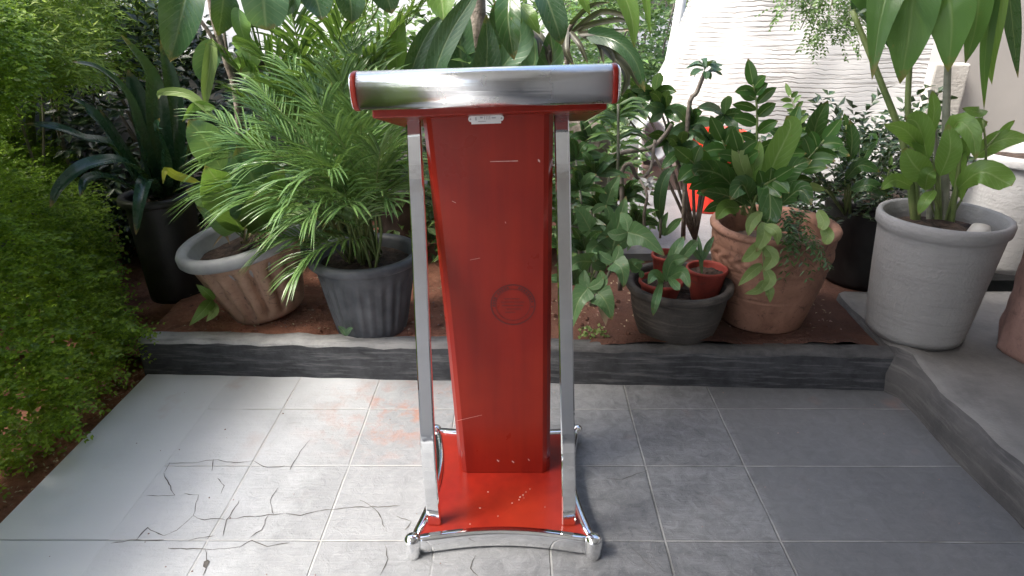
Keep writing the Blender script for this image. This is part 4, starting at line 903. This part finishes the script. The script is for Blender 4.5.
mb = MB(); tube(mb, [P(480,240,2.85), P(479,60,2.85), P(477,-30,2.85)], .035, .03, 10); mb.build('trunk', M['bark'], t)
# drooping dark palm on the right of the lectern top
t = plant('drooping_palm', 'old palm with drooping dark brown-green leaflets at the upper right of the lectern', 'palm', 575, 100, 2.7, 'palms rising behind the lectern')
b = P(570, 60, 2.75); mb = MB(); tube(mb, [P(560,240,2.8), P(566,120,2.8), P(568,40,2.75), P(575,20,2.7)], .014, .008, 8); mb.build('trunk', M['bark'], t)
for pts, wpx, mat in [([(572,32,2.7),(600,12,2.6),(625,16,2.55),(632,24,2.5)], 6, 'palmbrown'), ([(574,30,2.7),(600,22,2.6),(628,20,2.55),(640,34,2.5)], 6, 'palmbrown'), ([(580,34,2.66),(605,32,2.6),(630,30,2.55)], 6, 'palmbrown'), ([(588,34,2.64),(615,40,2.55),(635,60,2.5),(645,92,2.48)], 17, 'broaddark'),
                      ([(586,34,2.66),(606,48,2.6),(616,64,2.56)], 8, 'palmbrown'), ([(578,32,2.68),(598,42,2.62),(604,64,2.58)], 7, 'palmbrown'), ([(570,32,2.68),(580,45,2.62),(588,64,2.6)], 6, 'palmbrown'), ([(592,36,2.66),(625,60,2.58),(640,88,2.56)], 9, 'palmbrown'),
                      ([(566,30,2.68),(566,50,2.62),(574,66,2.6)], 8, 'palmbrown'), ([(520,36,2.7),(530,28,2.66),(546,45,2.6),(552,64,2.6)], 8, 'palmbrown'), ([(516,36,2.7),(514,50,2.66),(512,66,2.64)], 7, 'palmbrown'), ([(524,34,2.7),(538,38,2.66),(540,64,2.6)], 7, 'palmbrown'), ([(570,24,2.7),(590,6,2.6),(610,2,2.55)], 5, 'palmbrown'), ([(560,36,2.7),(548,50,2.6),(550,66,2.6)], 6, 'palmbrown'), ([(596,40,2.7),(625,72,2.62),(622,96,2.6)], 9, 'palmbrown')]:
    leafp(t, pts, wpx, mat, 'strap', fold=.4, wave=0, segs=14, name='leaflet')
# light-green foliage hanging at top right
t = plant('hanging_foliage', 'feathery light green shrub hanging in front of the ridged wall top', 'shrub', 830, -20, 2.9); t.location.z = 1.4
mb = MB()
for i in range(190):
    x = random.uniform(785, 868); lim = 50 if x > 812 else 22; p = P(x, random.uniform(-50, lim-14), random.uniform(2.8, 3.1)); spray(mb, p, jit(Vector((-.2, -.3, -.3)), .8), .12, 8, .020, .011, .5)
mb.build('foliage', M['farleaf'], t)
mb = MB()
for i in range(6): x = 800+i*12; tube(mb, [P(860,-60,3.0), P((860+x)/2, -30, 3.0), P(x, 30, 2.95)], .006, .002, 5)
mb.build('branches', M['stemgrey'], t)
leafp(thing('strap_plant', 'dark blade hanging at the upper right corner of the wall', 'plant', P(1024, -30, 2.4), None), [(1004,-60,2.4),(1010,0,2.4),(1014,40,2.4),(1018,78,2.4)], 16, 'broaddark', 'lance')

# =================================================================== HEDGE AND FAR GARDEN
def hedge_x(y, z):
    b = -1.56-.0*z
    b += .10*math.sin(min(1.0, max(0, (z+.05)/.75))*math.pi)
    b -= .20*math.exp(-((z-.80)/.20)**2)*max(0, min(1, (y-1.6)/.5))
    b += .12*max(0, z-1.0)
    b -= .30*max(0, y-2.15)
    b -= .32*max(0, y-2.1)
    return b-.05+.15*noise.noise(Vector((y*3.2, z*3.2, 0)))+.09*noise.noise(Vector((y*8, z*8, 3)))
t = thing('hedge', 'dense small-leaved green hedge spilling along the left edge of the patio', 'hedge', (-1.9, 1.8, -.03))
mb = MB(); cnt = 0
while cnt < 9500:
    y = random.uniform(.7, 3.3); z = random.uniform(-.02, 1.3)
    g = noise.noise(Vector((y*5, z*5, 8)))
    if g < -.34 and z > .3 and random.random() < .6: continue
    p = Vector((hedge_x(y, z)-abs(random.gauss(0, .06)), y, z)); d = jit(Vector((.75, -.25, .35)), .55)
    q_ = random.uniform(.6, 1.35); spray(mb, p, d, random.uniform(.06, .13), 6, .016*q_, .010*q_, .5); cnt += 1
for i in range(4200):
    y = random.uniform(.7, 3.4); z = random.uniform(-.02, 1.34); p = Vector((hedge_x(y, z)-random.uniform(.12, .3), y, z)); small(mb, p, jit(Vector((.5, -.3, .5)), .6), .06, .045, jit(Vector((.8, -.4, .3)), .5))
mb.build('foliage', M['hedge'], t)
mb = MB()
for i in range(34):
    y = random.uniform(.9, 3.2); tube(mb, [Vector((-2.2, y, -.03)), Vector((-2.15, y+random.uniform(-.1, .1), .4)), Vector((-2.1, y+random.uniform(-.2, .2), .9)), Vector((-2.0, y+random.uniform(-.2, .2), 1.25))], .008, .004, 5)
mb.build('branches', M['bark'], t)
t = thing('bamboo_shrub', 'sunlit yellow-green fine-leaved shrub rising above the hedge', 'shrub', (-2.1, 2.2, -.03))
mb = MB()
for i in range(5200):
    y = random.uniform(1.2, 3.6); z = random.uniform(1.0, 1.6); p = Vector((-1.70-.05*max(0, y-2.3)-.12*(z-1)+.14*noise.noise(Vector((y*3, z*3, 5)))-random.uniform(0, .25), y, z)); spray(mb, p, jit(Vector((.5, -.3, .3)), .7), .12, 5, .035, .007, .8)
mb.build('foliage', M['bamboo'], t)
mb = MB()
for i in range(34):
    y = random.uniform(1.4, 3.5); tube(mb, [Vector((-2.35, y, 0)), Vector((-2.25, y, .8)), Vector((-1.8, y+random.uniform(-.1, .1), 1.7))], .007, .004, 5)
mb.build('stems', M['stem'], t)

def bush(name, label, cx, cy, z0, z1, rx, ry, n, mat, ll, lw, group=None, trunk=True):
    t = thing(name, label, 'shrub', (cx, cy, .05), group); mb = MB()
    for i in range(n):
        th = random.uniform(0, 6.283); ph = random.uniform(-1, 1); rr = random.uniform(.45, 1)**.5; k = 1+.35*noise.noise(Vector((math.cos(th)*2, math.sin(th)*2, ph*2+cx)))
        p = Vector((cx+rx*rr*k*math.cos(th)*math.sqrt(1-ph*ph*.8), cy+ry*rr*k*math.sin(th)*math.sqrt(1-ph*ph*.8), (z0+z1)/2+(z1-z0)/2*ph*rr*k))
        spray(mb, p, jit((p-Vector((cx, cy, (z0+z1)/2))).normalized()+Vector((0, -.2, .3)), .6), ll*3.2, 4, ll, lw, .6)
    mb.build('crown', M[mat], t)
    mb = MB()
    for i in range(7): e = Vector((cx+random.uniform(-rx, rx)*.6, cy+random.uniform(-ry, ry)*.5, (z0+z1)/2+random.uniform(-.1, .4)*(z1-z0))); tube(mb, [Vector((cx+random.uniform(-.05, .05), cy, .02)), Vector(((cx+e.x)/2, (cy+e.y)/2+.03, e.z*.6)), e], .016, .006, 6)
    mb.build('trunk', M['bark'], t)
G_ = 'bushes of the garden behind'
# far garden seen between lectern and ridged wall
x = P(655, 60, 6.6).x; bush('bush', 'variegated bush beside the leaning white pipe, far behind', x, 6.6, .1, 1.6, .55, .4, 420, 'farleaf', .07, .04, G_)
x = P(600, 60, 6.2).x; bush('bush', 'far bush seen above the right end of the lectern roll', x, 6.4, .1, 1.35, .6, .4, 300, 'farleaf', .06, .03, G_)
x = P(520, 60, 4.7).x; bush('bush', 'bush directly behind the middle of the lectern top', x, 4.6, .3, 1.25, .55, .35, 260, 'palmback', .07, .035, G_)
x = P(410, 60, 4.6).x; bush('bush', 'bush behind the left end of the lectern roll', x, 4.5, .3, 1.22, .5, .3, 220, 'farleaf', .06, .03, G_)
# mid-depth filler shrubs in the bed
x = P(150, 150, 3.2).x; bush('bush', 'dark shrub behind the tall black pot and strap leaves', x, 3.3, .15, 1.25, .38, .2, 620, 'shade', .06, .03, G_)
x = P(330, 160, 3.2).x; bush('bush', 'shadowed shrub behind the potted palm', x, 3.2, .15, .85, .45, .25, 330, 'broaddark', .06, .03, G_)
x = P(480, 160, 3.1).x; bush('bush', 'leafy shrub hidden behind the red column', x, 3.1, .15, 1.1, .40, .25, 330, 'farleaf', .06, .03, G_)
x = P(582, 170, 3.1).x; bush('bush', 'shrub just right of the lectern column, in the middle of the bed', x, 3.0, .15, .75, .22, .2, 140, 'farleaf', .05, .025, G_)
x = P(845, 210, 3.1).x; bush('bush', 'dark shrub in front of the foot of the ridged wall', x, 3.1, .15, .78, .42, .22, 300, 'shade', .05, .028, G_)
# far backdrop trees
for i, (px, d, lab) in enumerate([(560, 9.0, 'distant tree above the middle of the lectern'), (640, 9.5, 'distant tree left of the leaning pipe'), (690, 10, 'distant tree right of the leaning pipe')]):
    x = P(px, 20, d).x; bush('tree', lab, x, d, .2, 2.6, 1.1, .5, 260, 'farleaf', .12, .06, 'distant garden trees')
# rough grey trunk beside lectern
t = plant('tree_stump', 'rough grey stump between the lectern and the overturned pot', 'stump', 590, 200, 3.1)
mb = MB(); q = P(588, 120, 3.15); lathe(mb, (q.x, 3.15, .12), [(.16, 0), (.13, .15), (.115, .35), (.11, .55), (.105, q.z-.14), (.07, q.z-.12), (0, q.z-.12)], 40, lambda th, z: 1+.12*noise.noise(Vector((math.cos(th)*3, math.sin(th)*3, z*14)))); mb.build('trunk', M['bark'], t)
# round drum and litter behind the palm
c = (P(402, 200, 2.95).x, 2.95, .12); t = thing('flower_pot', 'brown pot glimpsed between the palm and the left chrome post', 'flower pot', c); pot_parts(t, c, .09, .11, .40, 'brown', 'greyrim', .015, .03, fill=.9)

# weeds and litter on the soil
t = plant('weed', 'tiny bright green weed at the kerb right of the lectern', 'weed', 593, 338, 2.12, 'small weeds on the soil')
mb = MB()
for i in range(46): a = G(random.uniform(580, 608), random.uniform(338, 345), .14)+Vector((0, .03, random.uniform(0, .035))); small(mb, a, jit(Vector((0, -.2, .7)), .7), .016, .013, jit(Vector((0, -.5, .8)), .4))
mb.build('foliage', M['vine'], t)
t = plant('weed', 'two-leaved green sprout under the tilted terracotta pot', 'weed', 205, 310, 2.25, 'small weeds on the soil')
leafp(t, [(212,300,2.28),(204,310,2.2),(189,326,2.15)], 13, 'broad', 'lance'); leafp(t, [(214,300,2.28),(206,292,2.24),(196,284,2.22)], 10, 'broad', 'lance'); leafp(t, [(214,304,2.28),(214,312,2.2),(206,322,2.16)], 10, 'vine', 'lance')
t = plant('weed', 'small pale sprout at the foot of the charcoal fluted pot', 'weed', 345, 330, 2.1, 'small weeds on the soil')
leafp(t, [(346,336,2.12),(343,330,2.1),(338,326,2.09)], 6, 'broadteal', 'oval'); leafp(t, [(346,336,2.12),(349,330,2.1),(353,328,2.09)], 5, 'broadteal', 'oval')
mb = MB()
for i in range(420):
    x = random.uniform(-1.4, 1.25); y = random.uniform(2.2, 2.75); a = Vector((x, y, .145+.012*noise.noise(Vector((x*4, y*4, 0))))); d = Vector((random.uniform(-1, 1), random.uniform(-1, 1), random.uniform(-.05, .2))).normalized(); small(mb, a, d, random.uniform(.006, .022), random.uniform(.002, .009), Vector((0, 0, 1)))
for i in range(260):
    x = random.uniform(-1.62, -1.43); y = random.uniform(.9, 2.2); a = Vector((x, y, -.01)); d = Vector((random.uniform(-1, 1), random.uniform(-1, 1), .1)).normalized(); small(mb, a, d, random.uniform(.008, .022), random.uniform(.003, .009), Vector((0, 0, 1)))
tag(mb.build('leaf_litter', M['litter']), 'scattered dry leaf bits over the red soil', 'litter', None, 'stuff')
mb = MB()
for i in range(260):
    if i < 190: x = random.uniform(-1.35, 1.22); y = random.uniform(2.2, 2.5); z = .135
    else: x = random.uniform(-1.3, 1.28); y = random.uniform(1.1, 2.0); z = .0005
    s_ = random.uniform(.0015, .006)*(1 if i < 190 else .55); q = [Vector((x+s_*random.uniform(.6, 1.2)*math.cos(k*1.256), y+s_*random.uniform(.6, 1.2)*math.sin(k*1.256), z)) for k in range(5)]
    mb.add(q+[Vector((x, y, z+s_*.9))], [[k, (k+1) % 5, 5] for k in range(5)])
for i in range(150):
    x = random.uniform(-1.35, 1.2); y = random.uniform(2.17, 2.6); s_ = random.uniform(.005, .015); z = .132+.012*noise.noise(Vector((x*4, y*4, 0)))
    q = [Vector((x+s_*random.uniform(.6, 1.2)*math.cos(k*1.047), y+s_*random.uniform(.6, 1.2)*math.sin(k*1.047), z)) for k in range(6)]
    q2 = [v+Vector(((x-v.x)*.4, (y-v.y)*.4, s_*random.uniform(.5, .9))) for v in q]
    mb.add(q+q2, [[k, (k+1) % 6, 6+(k+1) % 6, 6+k] for k in range(6)]+[[6, 7, 8, 9, 10, 11]], None, 1)
tag(mb.build('grit', [M['pink'], M['soil']], None, False), 'loose grit and crumbs of soil on the bed and tiles', 'grit', None, 'stuff')
